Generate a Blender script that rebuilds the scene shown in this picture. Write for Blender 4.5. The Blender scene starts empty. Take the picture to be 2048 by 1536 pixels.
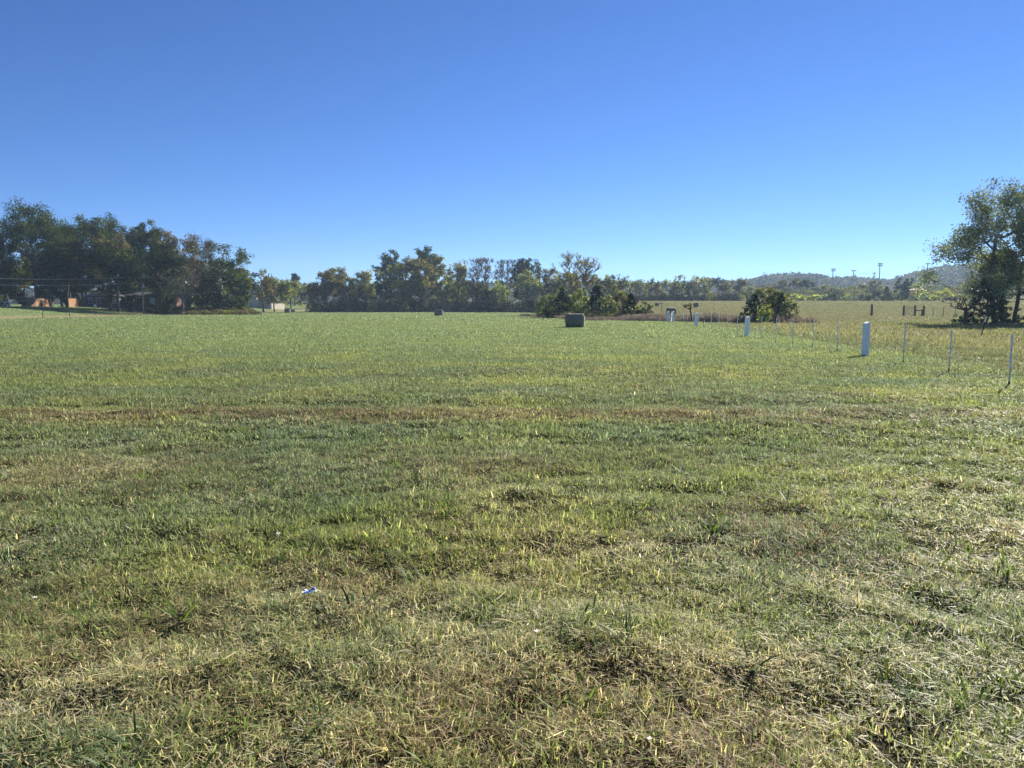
import bpy, math, random
import numpy as np
from mathutils import Vector

scene = bpy.context.scene
COL = scene.collection
rad = math.radians

# ------------------------------------------------------------------ camera maths
F = 1518.0                      # focal length in pixels of a 2048 wide picture
TH = rad(5.83)                  # camera looks slightly down
CAMZ = 1.7
CT, ST = math.cos(TH), math.sin(TH)
SUN_AZ, SUN_EL = rad(38.0), rad(28.0)

def ray(px, py):
    u, v = (px - 1024.0) / F, (768.0 - py) / F
    return np.array([u, CT + v * ST, -ST + v * CT])

def at_depth(px, py, Y):
    d = ray(px, py)
    return np.array([0, 0, CAMZ]) + d * (Y / d[1])

# ------------------------------------------------------------------ noise
def _hash(ix, iy, seed):
    h = (ix * 374761393 + iy * 668265263 + seed * 974634777) & 0xffffffff
    h = ((h ^ (h >> 13)) * 1274126177) & 0xffffffff
    h = ((h ^ (h >> 16)) * 2246822519) & 0xffffffff
    return ((h ^ (h >> 15)) & 0xffffff) / float(0xffffff)

def vnoise(x, y, seed=0):
    x = np.asarray(x, float); y = np.asarray(y, float)
    ix = np.floor(x).astype(np.int64); iy = np.floor(y).astype(np.int64)
    fx, fy = x - ix, y - iy
    fx = fx * fx * (3 - 2 * fx); fy = fy * fy * (3 - 2 * fy)
    a = _hash(ix, iy, seed); b = _hash(ix + 1, iy, seed)
    c = _hash(ix, iy + 1, seed); d = _hash(ix + 1, iy + 1, seed)
    return (a * (1 - fx) + b * fx) * (1 - fy) + (c * (1 - fx) + d * fx) * fy

def fbm(x, y, seed=0, octv=3):
    s, a, t = 0.0, 1.0, 0.0
    x = np.asarray(x, float); y = np.asarray(y, float)
    for i in range(octv):
        s = s + a * vnoise(x * (1 << i) + 17.3 * i, y * (1 << i) - 9.1 * i, seed + i)
        t += a; a *= 0.55
    return s / t

def ss(a, b, x):
    t = np.clip((np.asarray(x, float) - a) / (b - a), 0, 1)
    return t * t * (3 - 2 * t)

# ------------------------------------------------------------------ terrain
def fence_x(y):
    return np.interp(y, [8, 16, 19.5, 26, 44, 67, 90], [9.6, 10.6, 11.2, 12.1, 13.6, 16.4, 18.8])

def ditch_y(x):
    return np.interp(x, [-2, 2.3, 6, 8.9, 17.9, 23.8, 27, 40], [150, 136, 112, 94, 88, 80, 77, 76])

def T(x, y):
    x = np.asarray(x, float); y = np.asarray(y, float)
    z = 1.2 * ss(210, 420, y)
    z = z + 1.7 * ss(74, 102, -x) * ss(60, 100, y)
    z = z + 3.4 * ss(82, 240, y) * ss(12, 42, x)
    z = z + 3.6 * ss(265, 400, y) * ss(40, 90, x)
    near = 1 - ss(60, 140, y)
    z = z + near * (0.05 * (fbm(x / 3.1, y / 3.1, 5) - .5) + 0.078 * ss(22, 8, y) * (1 + .25 * ss(7, 3, y)) * (fbm(x / .42, y / .34, 9, 2) - .5) + .16 * ss(1.6, 3.5, x - fence_x(y)) * (fbm(x / 1.3, y / 1.1, 13, 2) - .5))
    z = z - 0.05 * np.exp(-((y - 13.2 - 0.02 * x) / 0.45) ** 2) * ss(14, 4, np.abs(x))
    return z

def ground(px, Y):
    z = 0.0
    for _ in range(3):
        x = (px - 1024.0) / F * (Y * CT + (CAMZ - z) * ST)
        z = float(T(x, Y))
    return np.array([x, Y, z])

def ground_at(px, py):
    lo = 2.0; d = ray(px, py)
    for Y in np.arange(2.0, 480.0, 0.25):
        p = np.array([0, 0, CAMZ]) + d * (Y / d[1])
        if p[2] <= float(T(p[0], p[1])):
            return np.array([p[0], p[1], float(T(p[0], p[1]))])
    return ground(px, 300)

# ------------------------------------------------------------------ scene helpers
def tag(o, label=None, cat=None, group=None, kind=None):
    if label: o['label'] = label
    if cat: o['category'] = cat
    if group: o['group'] = group
    if kind: o['kind'] = kind
    return o

def empty(name, loc, rz=0.0):
    o = bpy.data.objects.new(name, None); COL.objects.link(o)
    o.location = [float(v) for v in loc]; o.rotation_euler = (0, 0, rz)
    o.empty_display_size = 0.3
    return o

def link_mesh(name, me, material, parent=None):
    o = bpy.data.objects.new(name, me); COL.objects.link(o)
    if material is not None: me.materials.append(material)
    if parent is not None: o.parent = parent
    return o

def fast_mesh(name, V, Fc, col=None, smooth=False):
    """V (n,3), Fc (m,k) all faces with k corners, col (n,3) per-vertex colour"""
    V = np.ascontiguousarray(V, np.float32); Fc = np.ascontiguousarray(Fc, np.int32)
    k = Fc.shape[1]; m = Fc.shape[0]
    me = bpy.data.meshes.new(name)
    me.vertices.add(len(V)); me.vertices.foreach_set('co', V.ravel())
    me.loops.add(m * k); me.loops.foreach_set('vertex_index', Fc.ravel())
    me.polygons.add(m); me.polygons.foreach_set('loop_start', np.arange(0, m * k, k, dtype=np.int32))
    if smooth: me.polygons.foreach_set('use_smooth', np.ones(m, dtype=bool))
    me.update(calc_edges=True)
    if col is not None:
        a = me.color_attributes.new('col', 'FLOAT_COLOR', 'POINT')
        c4 = np.ones((len(V), 4), np.float32); c4[:, :3] = col
        a.data.foreach_set('color', c4.ravel())
    return me

class MB:
    """collects simple solids into one mesh"""
    def __init__(s): s.v = []; s.f = []
    def add(s, vs, fs):
        n = len(s.v); s.v += [tuple(float(c) for c in v) for v in vs]; s.f += [tuple(i + n for i in f) for f in fs]
    def box(s, x0, x1, y0, y1, z0, z1):
        s.add([(x0,y0,z0),(x1,y0,z0),(x1,y1,z0),(x0,y1,z0),(x0,y0,z1),(x1,y0,z1),(x1,y1,z1),(x0,y1,z1)],
              [(0,3,2,1),(4,5,6,7),(0,1,5,4),(1,2,6,5),(2,3,7,6),(3,0,4,7)])
    def tube(s, pts, r, n=6, r1=None):
        pts = [np.array(p, float) for p in pts]; rings = []
        for i, p in enumerate(pts):
            t = pts[min(i + 1, len(pts) - 1)] - pts[max(i - 1, 0)]
            t = t / (np.linalg.norm(t) + 1e-9)
            a = np.cross(t, [0, 0, 1.0] if abs(t[2]) < .9 else [1.0, 0, 0]); a /= np.linalg.norm(a)
            b = np.cross(t, a)
            rr = r if r1 is None else r + (r1 - r) * i / (len(pts) - 1)
            rings.append([p + rr * (math.cos(2*math.pi*k/n) * a + math.sin(2*math.pi*k/n) * b) for k in range(n)])
        vs = [v for ring in rings for v in ring]; fs = []
        for i in range(len(pts) - 1):
            for k in range(n):
                fs.append((i*n+k, i*n+(k+1) % n, (i+1)*n+(k+1) % n, (i+1)*n+k))
        fs.append(tuple(range(n))[::-1]); fs.append(tuple((len(pts)-1)*n + k for k in range(n)))
        s.add(vs, fs)
    def build(s, name, material, parent=None, smooth=False, bevel=0.0):
        me = bpy.data.meshes.new(name); me.from_pydata(s.v, [], s.f); me.update()
        if smooth:
            for p in me.polygons: p.use_smooth = True
        o = link_mesh(name, me, material, parent)
        if bevel:
            b = o.modifiers.new('bevel', 'BEVEL'); b.width = bevel; b.segments = 2; b.limit_method = 'ANGLE'
        return o

# ------------------------------------------------------------------ materials
def new_mat(name):
    m = bpy.data.materials.new(name); m.use_nodes = True
    nt = m.node_tree; nt.nodes.clear()
    out = nt.nodes.new('ShaderNodeOutputMaterial')
    return m, nt, out

def solid(name, c1, c2=None, scale=6.0, rough=.8, bump=0.0, stretch=(1,1,1), detail=5, metallic=0.0, spec=.3, lo=.35, hi=.65):
    m, nt, out = new_mat(name)
    b = nt.nodes.new('ShaderNodeBsdfPrincipled')
    b.inputs['Roughness'].default_value = rough; b.inputs['Metallic'].default_value = metallic
    b.inputs['Specular IOR Level'].default_value = spec
    tc = nt.nodes.new('ShaderNodeTexCoord'); mp = nt.nodes.new('ShaderNodeMapping')
    mp.inputs['Scale'].default_value = stretch
    nz = nt.nodes.new('ShaderNodeTexNoise'); nz.inputs['Scale'].default_value = scale; nz.inputs['Detail'].default_value = detail
    rp = nt.nodes.new('ShaderNodeValToRGB')
    c2 = c2 or tuple(c * .7 for c in c1)
    rp.color_ramp.elements[0].position = lo; rp.color_ramp.elements[0].color = (*c1, 1)
    rp.color_ramp.elements[1].position = hi; rp.color_ramp.elements[1].color = (*c2, 1)
    L = nt.links.new
    L(tc.outputs['Object'], mp.inputs['Vector']); L(mp.outputs[0], nz.inputs['Vector'])
    L(nz.outputs['Fac'], rp.inputs['Fac']); L(rp.outputs[0], b.inputs['Base Color'])
    if bump:
        bp = nt.nodes.new('ShaderNodeBump'); bp.inputs['Strength'].default_value = bump; bp.inputs['Distance'].default_value = .05
        L(nz.outputs['Fac'], bp.inputs['Height']); L(bp.outputs[0], b.inputs['Normal'])
    L(b.outputs[0], out.inputs['Surface'])
    return m

def leafy(name, trans=.4, rough=.5, spec=.25, tint=(1.25, 1.2, .7)):
    m, nt, out = new_mat(name); L = nt.links.new
    at = nt.nodes.new('ShaderNodeAttribute'); at.attribute_name = 'col'
    b = nt.nodes.new('ShaderNodeBsdfPrincipled'); b.inputs['Roughness'].default_value = rough
    b.inputs['Specular IOR Level'].default_value = spec
    tr = nt.nodes.new('ShaderNodeBsdfTranslucent')
    mu = nt.nodes.new('ShaderNodeMix'); mu.data_type = 'RGBA'; mu.blend_type = 'MULTIPLY'
    mu.inputs['Factor'].default_value = 1.0; mu.inputs['B'].default_value = (*tint, 1)
    L(at.outputs['Color'], b.inputs['Base Color']); L(at.outputs['Color'], mu.inputs['A'])
    L(mu.outputs['Result'], tr.inputs['Color'])
    mx = nt.nodes.new('ShaderNodeMixShader'); mx.inputs[0].default_value = trans
    L(b.outputs[0], mx.inputs[1]); L(tr.outputs[0], mx.inputs[2]); L(mx.outputs[0], out.inputs['Surface'])
    return m

M = dict(
    leaf=leafy('leaf_mat', .33, .7, .06),
    needle=leafy('needle_mat', .15, .7, .1),
    blade=leafy('blade_mat', .50, .55, .24, (1.12, 1.12, .88)),
    weed=leafy('weed_mat', .25, .8, .1, (1, 1, 1)),
    bark=solid('bark_mat', (.07, .055, .042), (.03, .024, .019), 3, .9, .5, (4, 4, .6)),
    greybark=solid('grey_bark_mat', (.16, .14, .12), (.07, .06, .052), 3, .9, .5, (4, 4, .6)),
    palebark=solid('pale_bark_mat', (.62, .58, .5), (.16, .13, .1), 1.2, .8, .3, (1, 1, .5)),
    white=solid('white_paint_mat', (.96, .93, .88), (.66, .63, .58), 3.2, .6, .35, (22, 22, .35), lo=.5, hi=.85),
    bare=solid('bare_wood_mat', (.30, .26, .2), (.16, .13, .1), 4, .85, .3, (5, 5, .4)),
    plast=solid('plastic_post_mat', (.92, .92, .9), (.8, .8, .77), 3, .45),
    oldwood=solid('old_wood_mat', (.15, .115, .085), (.07, .055, .042), 4, .9, .6, (5, 5, .5)),
    polewood=solid('pole_wood_mat', (.36, .31, .25), (.22, .19, .15), 3, .9, .4, (5, 5, .3)),
    black=solid('black_steel_mat', (.03, .03, .03), (.05, .035, .025), 8, .7),
    steel=solid('steel_mat', (.45, .46, .47), (.3, .31, .32), 5, .45, metallic=.6),
    cable=solid('cable_mat', (.5, .5, .5), (.4, .4, .4), 2, .5),
    cedarboard=solid('fence_board_mat', (.30, .175, .085), (.21, .12, .058), 2.2, .8, .2, (9, 9, .25)),
    siding=solid('siding_mat', (.12, .125, .12), (.09, .095, .09), 3, .8, 0, (.3, .3, 8)),
    brick=solid('brick_mat', (.16, .085, .06), (.09, .05, .04), 9, .9, .2, (1, 1, 3)),
    shingle=solid('shingle_mat', (.06, .058, .058), (.035, .034, .035), 8, .95, .2),
    beige=solid('beige_wall_mat', (.62, .55, .44), (.52, .46, .37), 1.4, .85),
    roofwhite=solid('pale_roof_mat', (.75, .75, .73), (.6, .6, .58), 2, .5),
    trim=solid('trim_mat', (.75, .75, .72), (.65, .65, .62), 4, .6),
    glass=solid('dark_glass_mat', (.02, .025, .03), (.03, .035, .04), 2, .08, spec=.6),
    door=solid('door_mat', (.18, .06, .04), (.12, .04, .03), 4, .6),
    tan=solid('tan_wall_mat', (.42, .27, .14), (.34, .22, .12), 1.6, .9),
    asphalt=solid('asphalt_mat', (.09, .09, .09), (.06, .06, .06), 9, .9, .2),
    blue=solid('blue_plastic_mat', (.02, .08, .36), (.35, .42, .5), 30, .25, .3, spec=.6, lo=.5, hi=.62),
    paper=solid('paper_mat', (.8, .8, .8), (.7, .7, .69), 20, .6),
    transformer=solid('transformer_mat', (.5, .52, .52), (.4, .42, .42), 3, .5),
)

# ------------------------------------------------------------------ what grows where
def zones(x, y):
    """dryness 0..1, roughness of the field beyond the fence, tan verge, mown slope on the right"""
    x = np.asarray(x, float); y = np.asarray(y, float)
    n1 = fbm(x / 2.3, y / 2.0, 21, 3); n2 = fbm(x / .7, y / .6, 31, 3); n3 = fbm(x / 9., y / 5., 41, 3)
    near = 1 - ss(4.5, 11, y)
    D = .21 + (.55 + .4 * near) * (n1 - .5) + .75 * (n2 - .5) + .45 * (n3 - .5) + .24 * near + .30 * (1 - ss(3.0, 4.3, y))
    # dead strip across the field, ends ragged on both sides
    strip = np.exp(-((y - 11.9 - .022 * x + .8 * (fbm(x / 1.6, y * 0 + 3, 77) - .5)) / (.85)) ** 2)
    D = D + strip * (.80 * ss(4, 0, x) * ss(-10.5, -8, x) + .62 * ss(0, 4, x) * ss(13, 9, x))
    for (cx, cy, rx, ry, w) in PATCH:
        D = D + w * np.exp(-(((x - cx) / rx) ** 2 + ((y - cy) / ry) ** 2))
    D = D - .16 * ss(14, 30, y)
    over = ss(1.5, 2.4, x - fence_x(y)) * ss(8, 12, y)
    rough = over * (1 - ss(72, 90, y))
    slope = ss(4, 10, x) * ss(-2, 6, y - ditch_y(x))
    verge = ss(70.5, 72.5, -x) * ss(80.5, 78, -x) * ss(90, 105, y)
    return np.clip(D, 0, 1), rough, verge, slope

def gp(px, py):
    d = ray(px, py); t = -CAMZ / d[2]
    return d[0] * t, d[1] * t
PATCH = []
for (px, py, rx, ry, w) in [(1020, 1330, .62, .22, .5), (700, 1490, .45, .15, .35), (1600, 1330, .8, .14, .28), (120, 1350, .5, .25, .2), (1200, 1105, .9, .25, .35),
                            (930, 1100, .5, .3, -.4), (1230, 1260, .35, .16, -.45), (1000, 870, 3.5, .9, -.35), (1500, 870, 3.0, .8, -.3), (1350, 745, 3.5, 1.8, .22),
                            (900, 930, 1.8, .45, .25), (250, 930, 1.2, .5, .35), (120, 1500, .6, .13, -.4), (1650, 1180, 1.0, .35, .1), (1500, 960, 1.6, .5, -.2), (600, 1030, 1.1, .4, -.2),
                            (1800, 790, 2.2, .8, .3)]:
    cx, cy = gp(px, py); PATCH.append((cx, cy, rx, ry, w))

C_MID = np.array([.168, .215, .092]); C_BLUE = np.array([.152, .205, .122]); C_YEL = np.array([.28, .315, .098])
C_STRAW = np.array([.50, .44, .24]); C_BRN = np.array([.225, .165, .105]); C_GREY = np.array([.40, .38, .27])

def rough_tone(rng, x, y):
    n = len(x); d = x - fence_x(y) + 5.5 * (fbm(x / 3.2, y / 4.5, 93, 2) - .5) + rng.normal(0, 1.3, n)
    col = np.empty((n, 3)); col[:] = [.125, .155, .06]
    for a, b, c in ((-9, 5.0, (.125, .165, .09)), (5.0, 10.5, (.235, .235, .115)), (10.5, 15, (.205, .185, .115)), (15, 19, (.20, .20, .09))):
        col[(d >= a) & (d < b)] = c
    alt = np.array([[.36, .31, .15], [.11, .15, .06], [.24, .175, .11], [.18, .21, .10]])[rng.integers(0, 4, n)]
    m = rng.random(n) < .45; col[m] = alt[m]
    return col

def grass_colour(rng, x, y, D, rough, verge, slope):
    n = len(x)
    gn = fbm(x / 1.9, y / 1.7, 61, 2)[:, None]; u = rng.random((n, 1)); u2 = rng.random((n, 1))
    t = np.clip(gn * 1.3 - .15 + .5 * (u - .5), 0, 1)
    green = np.where(t < .5, C_BLUE + (C_MID - C_BLUE) * t * 2, C_MID + (C_YEL - C_MID) * (t * 2 - 1))
    bn = fbm(x / 1.1, y / 1.0, 71, 2)[:, None] + .45 * (u2 - .5)
    bn = bn + .22 * np.exp(-((y - 11.9 - .022 * x) / 1.2) ** 2)[:, None]
    dry = np.where(bn > .60, C_BRN, np.where(bn > .34, C_STRAW, C_GREY))
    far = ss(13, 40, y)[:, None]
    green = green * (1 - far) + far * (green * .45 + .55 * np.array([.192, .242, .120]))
    pdry = np.clip(.06 + .74 * D, 0, .93)
    pdry = pdry * (1 - .35 * ss(13, 35, y))
    pdry = np.clip(pdry + .30 * rough + .5 * verge + .08 * slope, 0, .95)[:, None]
    isdry = rng.random((n, 1)) < pdry
    c = np.where(isdry, dry, green)
    c = np.where((rough[:, None] > .5) & (rng.random((n, 1)) < .8), rough_tone(rng, x, y), c)
    tan = np.array([.34, .29, .17]); c = np.where(rng.random((n, 1)) < .75 * verge[:, None], tan, c)
    c = np.where(isdry, c * (1 + .22 * (1 - ss(6, 10, y)))[:, None], c)
    c = c * (1 - .22 * slope - .12 * rough)[:, None]
    return c * np.exp(rng.normal(0, .36, (n, 1)) + .06), isdry[:, 0]

def ground_colour(x, y):
    D, rough, verge, slope = zones(x, y)
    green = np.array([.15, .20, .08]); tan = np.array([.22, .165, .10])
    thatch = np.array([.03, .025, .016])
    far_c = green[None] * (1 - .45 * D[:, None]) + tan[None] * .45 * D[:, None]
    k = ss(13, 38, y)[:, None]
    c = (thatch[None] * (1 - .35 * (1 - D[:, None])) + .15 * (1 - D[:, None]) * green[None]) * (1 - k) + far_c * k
    olive = np.array([.168, .155, .076])
    s = slope[:, None]; c = c * (1 - s) + s * olive
    v = verge[:, None]; c = c * (1 - v) + v * np.array([.27, .23, .13])
    far = ss(300, 420, y)[:, None]; c = c * (1 - far) + far * np.array([.08, .075, .04])
    return c

# ------------------------------------------------------------------ ground
def grow(start, end, step, rate):
    out = [start]
    while out[-1] < end:
        out.append(out[-1] + step); step *= rate
    return out
def build_ground():
    xs = np.arange(0, 4.01, .14); xs = np.concatenate([xs, grow(4.14, 1440, .15, 1.055)[0:]])
    xs = np.concatenate([-xs[:0:-1], xs])
    ys = np.concatenate([[-40, -25, -14, -7, -3, -1, 0, .6], np.arange(1.2, 8.0, .13), grow(8.1, 1340, .14, 1.033)])
    X, Y = np.meshgrid(xs, ys); x, y = X.ravel(), Y.ravel()
    V = np.stack([x, y, T(x, y)], 1)
    nx, ny = len(xs), len(ys)
    i = np.arange(nx * ny).reshape(ny, nx)
    Fc = np.stack([i[:-1, :-1], i[:-1, 1:], i[1:, 1:], i[1:, :-1]], -1).reshape(-1, 4)
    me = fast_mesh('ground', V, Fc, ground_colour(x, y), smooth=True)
    m, nt, out = new_mat('ground_mat'); L = nt.links.new
    at = nt.nodes.new('ShaderNodeAttribute'); at.attribute_name = 'col'
    b = nt.nodes.new('ShaderNodeBsdfPrincipled'); b.inputs['Roughness'].default_value = 1.0; b.inputs['Specular IOR Level'].default_value = 0
    tc = nt.nodes.new('ShaderNodeTexCoord')
    n1 = nt.nodes.new('ShaderNodeTexNoise'); n1.inputs['Scale'].default_value = 28; n1.inputs['Detail'].default_value = 4
    n2 = nt.nodes.new('ShaderNodeTexNoise'); n2.inputs['Scale'].default_value = .9; n2.inputs['Detail'].default_value = 6; n2.inputs['Roughness'].default_value = .7
    L(tc.outputs['Object'], n1.inputs['Vector']); L(tc.outputs['Object'], n2.inputs['Vector'])
    a = nt.nodes.new('ShaderNodeMath'); a.operation = 'ADD'; L(n1.outputs['Fac'], a.inputs[0]); L(n2.outputs['Fac'], a.inputs[1])
    mr = nt.nodes.new('ShaderNodeMapRange'); mr.inputs['From Min'].default_value = .6; mr.inputs['From Max'].default_value = 1.4
    mr.inputs['To Min'].default_value = .45; mr.inputs['To Max'].default_value = 1.5
    L(a.outputs[0], mr.inputs['Value'])
    mu = nt.nodes.new('ShaderNodeVectorMath'); mu.operation = 'SCALE'
    L(at.outputs['Color'], mu.inputs[0]); L(mr.outputs[0], mu.inputs['Scale']); L(mu.outputs[0], b.inputs['Base Color'])
    bp = nt.nodes.new('ShaderNodeBump'); bp.inputs['Strength'].default_value = .6; bp.inputs['Distance'].default_value = .06
    L(a.outputs[0], bp.inputs['Height']); L(bp.outputs[0], b.inputs['Normal'])
    L(b.outputs[0], out.inputs['Surface'])
    o = link_mesh('ground', me, m)
    tag(o, 'mown hay field ground rising gently at the sides', 'ground', kind='structure')
build_ground()

# ------------------------------------------------------------------ grass
def blades(root, ang, L_, a0, bend, w, face, k):
    """strip blades of k levels below the tip; returns V, tri faces, n verts per blade"""
    n = len(root)
    dirv = np.stack([np.cos(ang), np.sin(ang), np.zeros(n)], 1)
    side = np.stack([np.cos(face), np.sin(face), np.zeros(n)], 1)
    nv = 2 * k + 1
    V = np.zeros((n, nv, 3), np.float32)
    for j in range(k + 1):
        t = j / k
        h = L_ * (np.sin(a0) * t + bend * t * t * .5)
        z = L_ * (np.cos(a0) * t - .35 * bend * t * t)
        c = root + dirv * h[:, None]; c[:, 2] += z
        if j == k: V[:, 2 * k] = c
        else:
            ww = (w * (1 - .55 * t ** 1.5))[:, None] * .5
            V[:, 2 * j] = c - side * ww; V[:, 2 * j + 1] = c + side * ww
    tris = []
    for j in range(k - 1):
        a = 2 * j; tris += [(a, a + 1, a + 3), (a, a + 3, a + 2)]
    tris.append((2 * k - 2, 2 * k - 1, 2 * k))
    tris = np.array(tris, np.int64)
    Fc = (np.arange(n)[:, None, None] * nv + tris[None]).reshape(-1, 3)
    return V.reshape(-1, 3), Fc, nv

def grass_band(rng, y0, y1, dens, k, wid, length, acc, side=0.80, pad=2.0, tuft=.5, flat=.17):
    area = side * (y1 ** 2 - y0 ** 2) + 2 * pad * (y1 - y0)
    n = int(area * dens)
    # depth with density proportional to the width of the view
    u = rng.random(n)
    A, B, Cc = side, 2 * pad, -(side * y0 ** 2 + 2 * pad * y0 + u * area)
    y = (-B + np.sqrt(B * B - 4 * A * Cc)) / (2 * A)
    x = (rng.random(n) * 2 - 1) * (side * y + pad)
    # part of the blades gather into tufts
    nt_ = max(1, int(n * tuft / 9)); it = rng.integers(0, n, nt_)
    isT = rng.random(n) < tuft
    pick = it[rng.integers(0, nt_, n)]
    rT = np.abs(rng.normal(0, .030 + .0011 * y1, n)); aT = rng.random(n) * 6.283
    x = np.where(isT, x[pick] + rT * np.cos(aT), x); y = np.where(isT, y[pick] + rT * np.sin(aT), y)
    keep = (y > 1.0) & (y < 215) & (x > -101)
    clump = fbm(x / .24, y / .22, 15, 2)
    keep &= rng.random(n) < np.clip(-.08 + .2 * ss(6, 14, y) + 1.75 * clump, .10 + .2 * ss(6, 14, y), 1.0)
    x, y, isT, aT, rT = x[keep], y[keep], isT[keep], aT[keep], rT[keep]; n = len(x)
    D, rough, verge, slope = zones(x, y)
    col, dry = grass_colour(rng, x, y, D, rough, verge, slope)
    z = T(x, y) - .006
    tall = .62 + .80 * ss(.2, .8, fbm(x / .27, y / .24, 25, 3))
    L_ = length * tall * np.clip(np.exp(rng.normal(0, .42, n)), .3, 1.9) * (1 + .5 * rough) * (1 - .3 * verge) * (1 - .3 * slope)
    wind = 6.283 * fbm(x / 1.2, y / 1.2, 35, 2) * 1.6
    ang = np.where(isT, aT + rng.normal(0, .4, n), rng.random(n) * 6.283)
    a0 = np.where(isT, .25 + 9 * rT / (1 + .05 * y) + rng.normal(0, .15, n), np.abs(rng.normal(.35, .35, n)))
    lying = rng.random(n) < (1 - .4 * ss(12, 30, y)) * np.where(dry, flat * 1.7, flat * .6)
    a0 = np.where(lying, rng.uniform(1.25, 1.5, n), np.clip(a0, 0, 1.2))
    bend = np.where(lying, .1, np.abs(rng.normal(.45, .4, n)))
    L_ = np.where(lying, L_ * 1.15, np.where(dry, L_ * .8, L_))
    z = np.where(lying, z + rng.random(n) * .045, z)
    w = wid * np.exp(rng.normal(0, .38, n)) * np.where(dry, .8, 1.1)
    face = ang + 1.571 + rng.normal(0, .5, n)
    V, Fc, nv = blades(np.stack([x, y, z], 1), ang, L_, a0, bend, w, face, k)
    off = sum(len(v) for v in acc['V'])
    acc['V'].append(V); acc['F'].append(Fc + off); acc['C'].append(np.repeat(col, nv, 0))
    return n

def grass_object(name, bands, seed, label):
    rng = np.random.default_rng(seed); acc = dict(V=[], F=[], C=[]); tot = 0
    for b in bands: tot += grass_band(rng, *b[:6], acc, **b[6])
    V = np.concatenate(acc['V']); Fc = np.concatenate(acc['F']); C = np.concatenate(acc['C'])
    o = link_mesh(name, fast_mesh(name, V, Fc, C), M['blade'])
    tag(o, label, 'grass', kind='stuff')
    print(name, tot, 'blades', len(Fc), 'tris')
grass_object('grass', [
    (1.3, 4.6, 21000, 3, .0046, .043, {}),
    (4.6, 9.0, 10500, 2, .0060, .046, {}),
    (9.0, 18., 3400, 2, .0090, .052, {}),
    (18., 27., 1250, 1, .0125, .056, {}),
    (27., 40., 620, 1, .018, .060, {}),
    (40., 90., 95, 1, .036, .070, dict(tuft=.3)),
    (90., 215., 9.0, 1, .10, .10, dict(tuft=.2, pad=3)),
], 1, 'short mown field grass mixed with dry straw blades')

def broad_tufts():
    """wide bladed bright weeds that stand in loose rosettes"""
    rng = np.random.default_rng(8); V_, F_, C_ = [], [], []; off = 0
    n = 620
    y = 2.0 + 16 * rng.random(n) ** 1.6; x = (rng.random(n) * 2 - 1) * (.78 * y + 1.2)
    keep = fbm(x / 1.4, y / 1.2, 55, 2) > .47; x, y = x[keep], y[keep]
    cnt = rng.integers(5, 15, len(x)); X = np.repeat(x, cnt); Y = np.repeat(y, cnt); m = len(X)
    size = np.repeat(rng.uniform(.7, 1.5, len(x)), cnt)
    ang = rng.random(m) * 6.283; r = rng.random(m) * .04 * size
    X = X + r * np.cos(ang); Y = Y + r * np.sin(ang)
    base = np.repeat(np.where(rng.random((len(x), 1)) < .6, [[.13, .20, .035]], [[.075, .13, .05]]), cnt, 0)
    col = base * np.exp(rng.normal(0, .2, (m, 1)))
    V, Fc, nv = blades(np.stack([X, Y, T(X, Y) - .004], 1), ang, size * rng.uniform(.06, .15, m), rng.uniform(.3, 1.25, m),
                       rng.uniform(.2, .9, m), size * rng.uniform(.007, .012, m), ang + 1.571 + rng.normal(0, .3, m), 3)
    o = link_mesh('weed_tufts', fast_mesh('weed_tufts', V, Fc, np.repeat(col, nv, 0)), M['blade'])
    tag(o, 'wide bladed green weeds spread through the short grass', 'weeds', kind='stuff')
broad_tufts()

def rough_grass():
    """taller untidy grass beyond the post line"""
    rng = np.random.default_rng(12); n = 150000
    y = 12 + 66 * rng.random(n) ** 1.25; x = fence_x(y) + 1.9 + (1.15 * y - 8) * rng.random(n) ** 1.2 * .75
    keep = (x < .82 * y + 6) & (y < ditch_y(x) + 3) & (rng.random(n) < fbm(x / 2.2, y / 2.2, 88, 3) * 1.35)
    x, y = x[keep], y[keep]; n = len(x)
    col = rough_tone(rng, x, y)
    col = col * np.exp(rng.normal(0, .25, (n, 1)))
    L_ = rng.uniform(.05, .14, n) * (.4 + 1.2 * fbm(x / 1.6, y / 1.6, 97, 2)) * (1 + 1.2 * ss(2, 8, x - fence_x(y)))
    ang = rng.random(n) * 6.283
    w = .0009 * y + .004
    V, Fc, nv = blades(np.stack([x, y, T(x, y) - .01], 1), ang, L_, np.abs(rng.normal(.45, .3, n)), np.abs(rng.normal(.6, .4, n)), w,
                       rng.random(n) * 6.283, 1)
    o = link_mesh('rough_grass', fast_mesh('rough_grass', V, Fc, np.repeat(col, nv, 0)), M['blade'])
    tag(o, 'rank yellow and green pasture grass beyond the white posts', 'grass', kind='stuff')
rough_grass()

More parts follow.
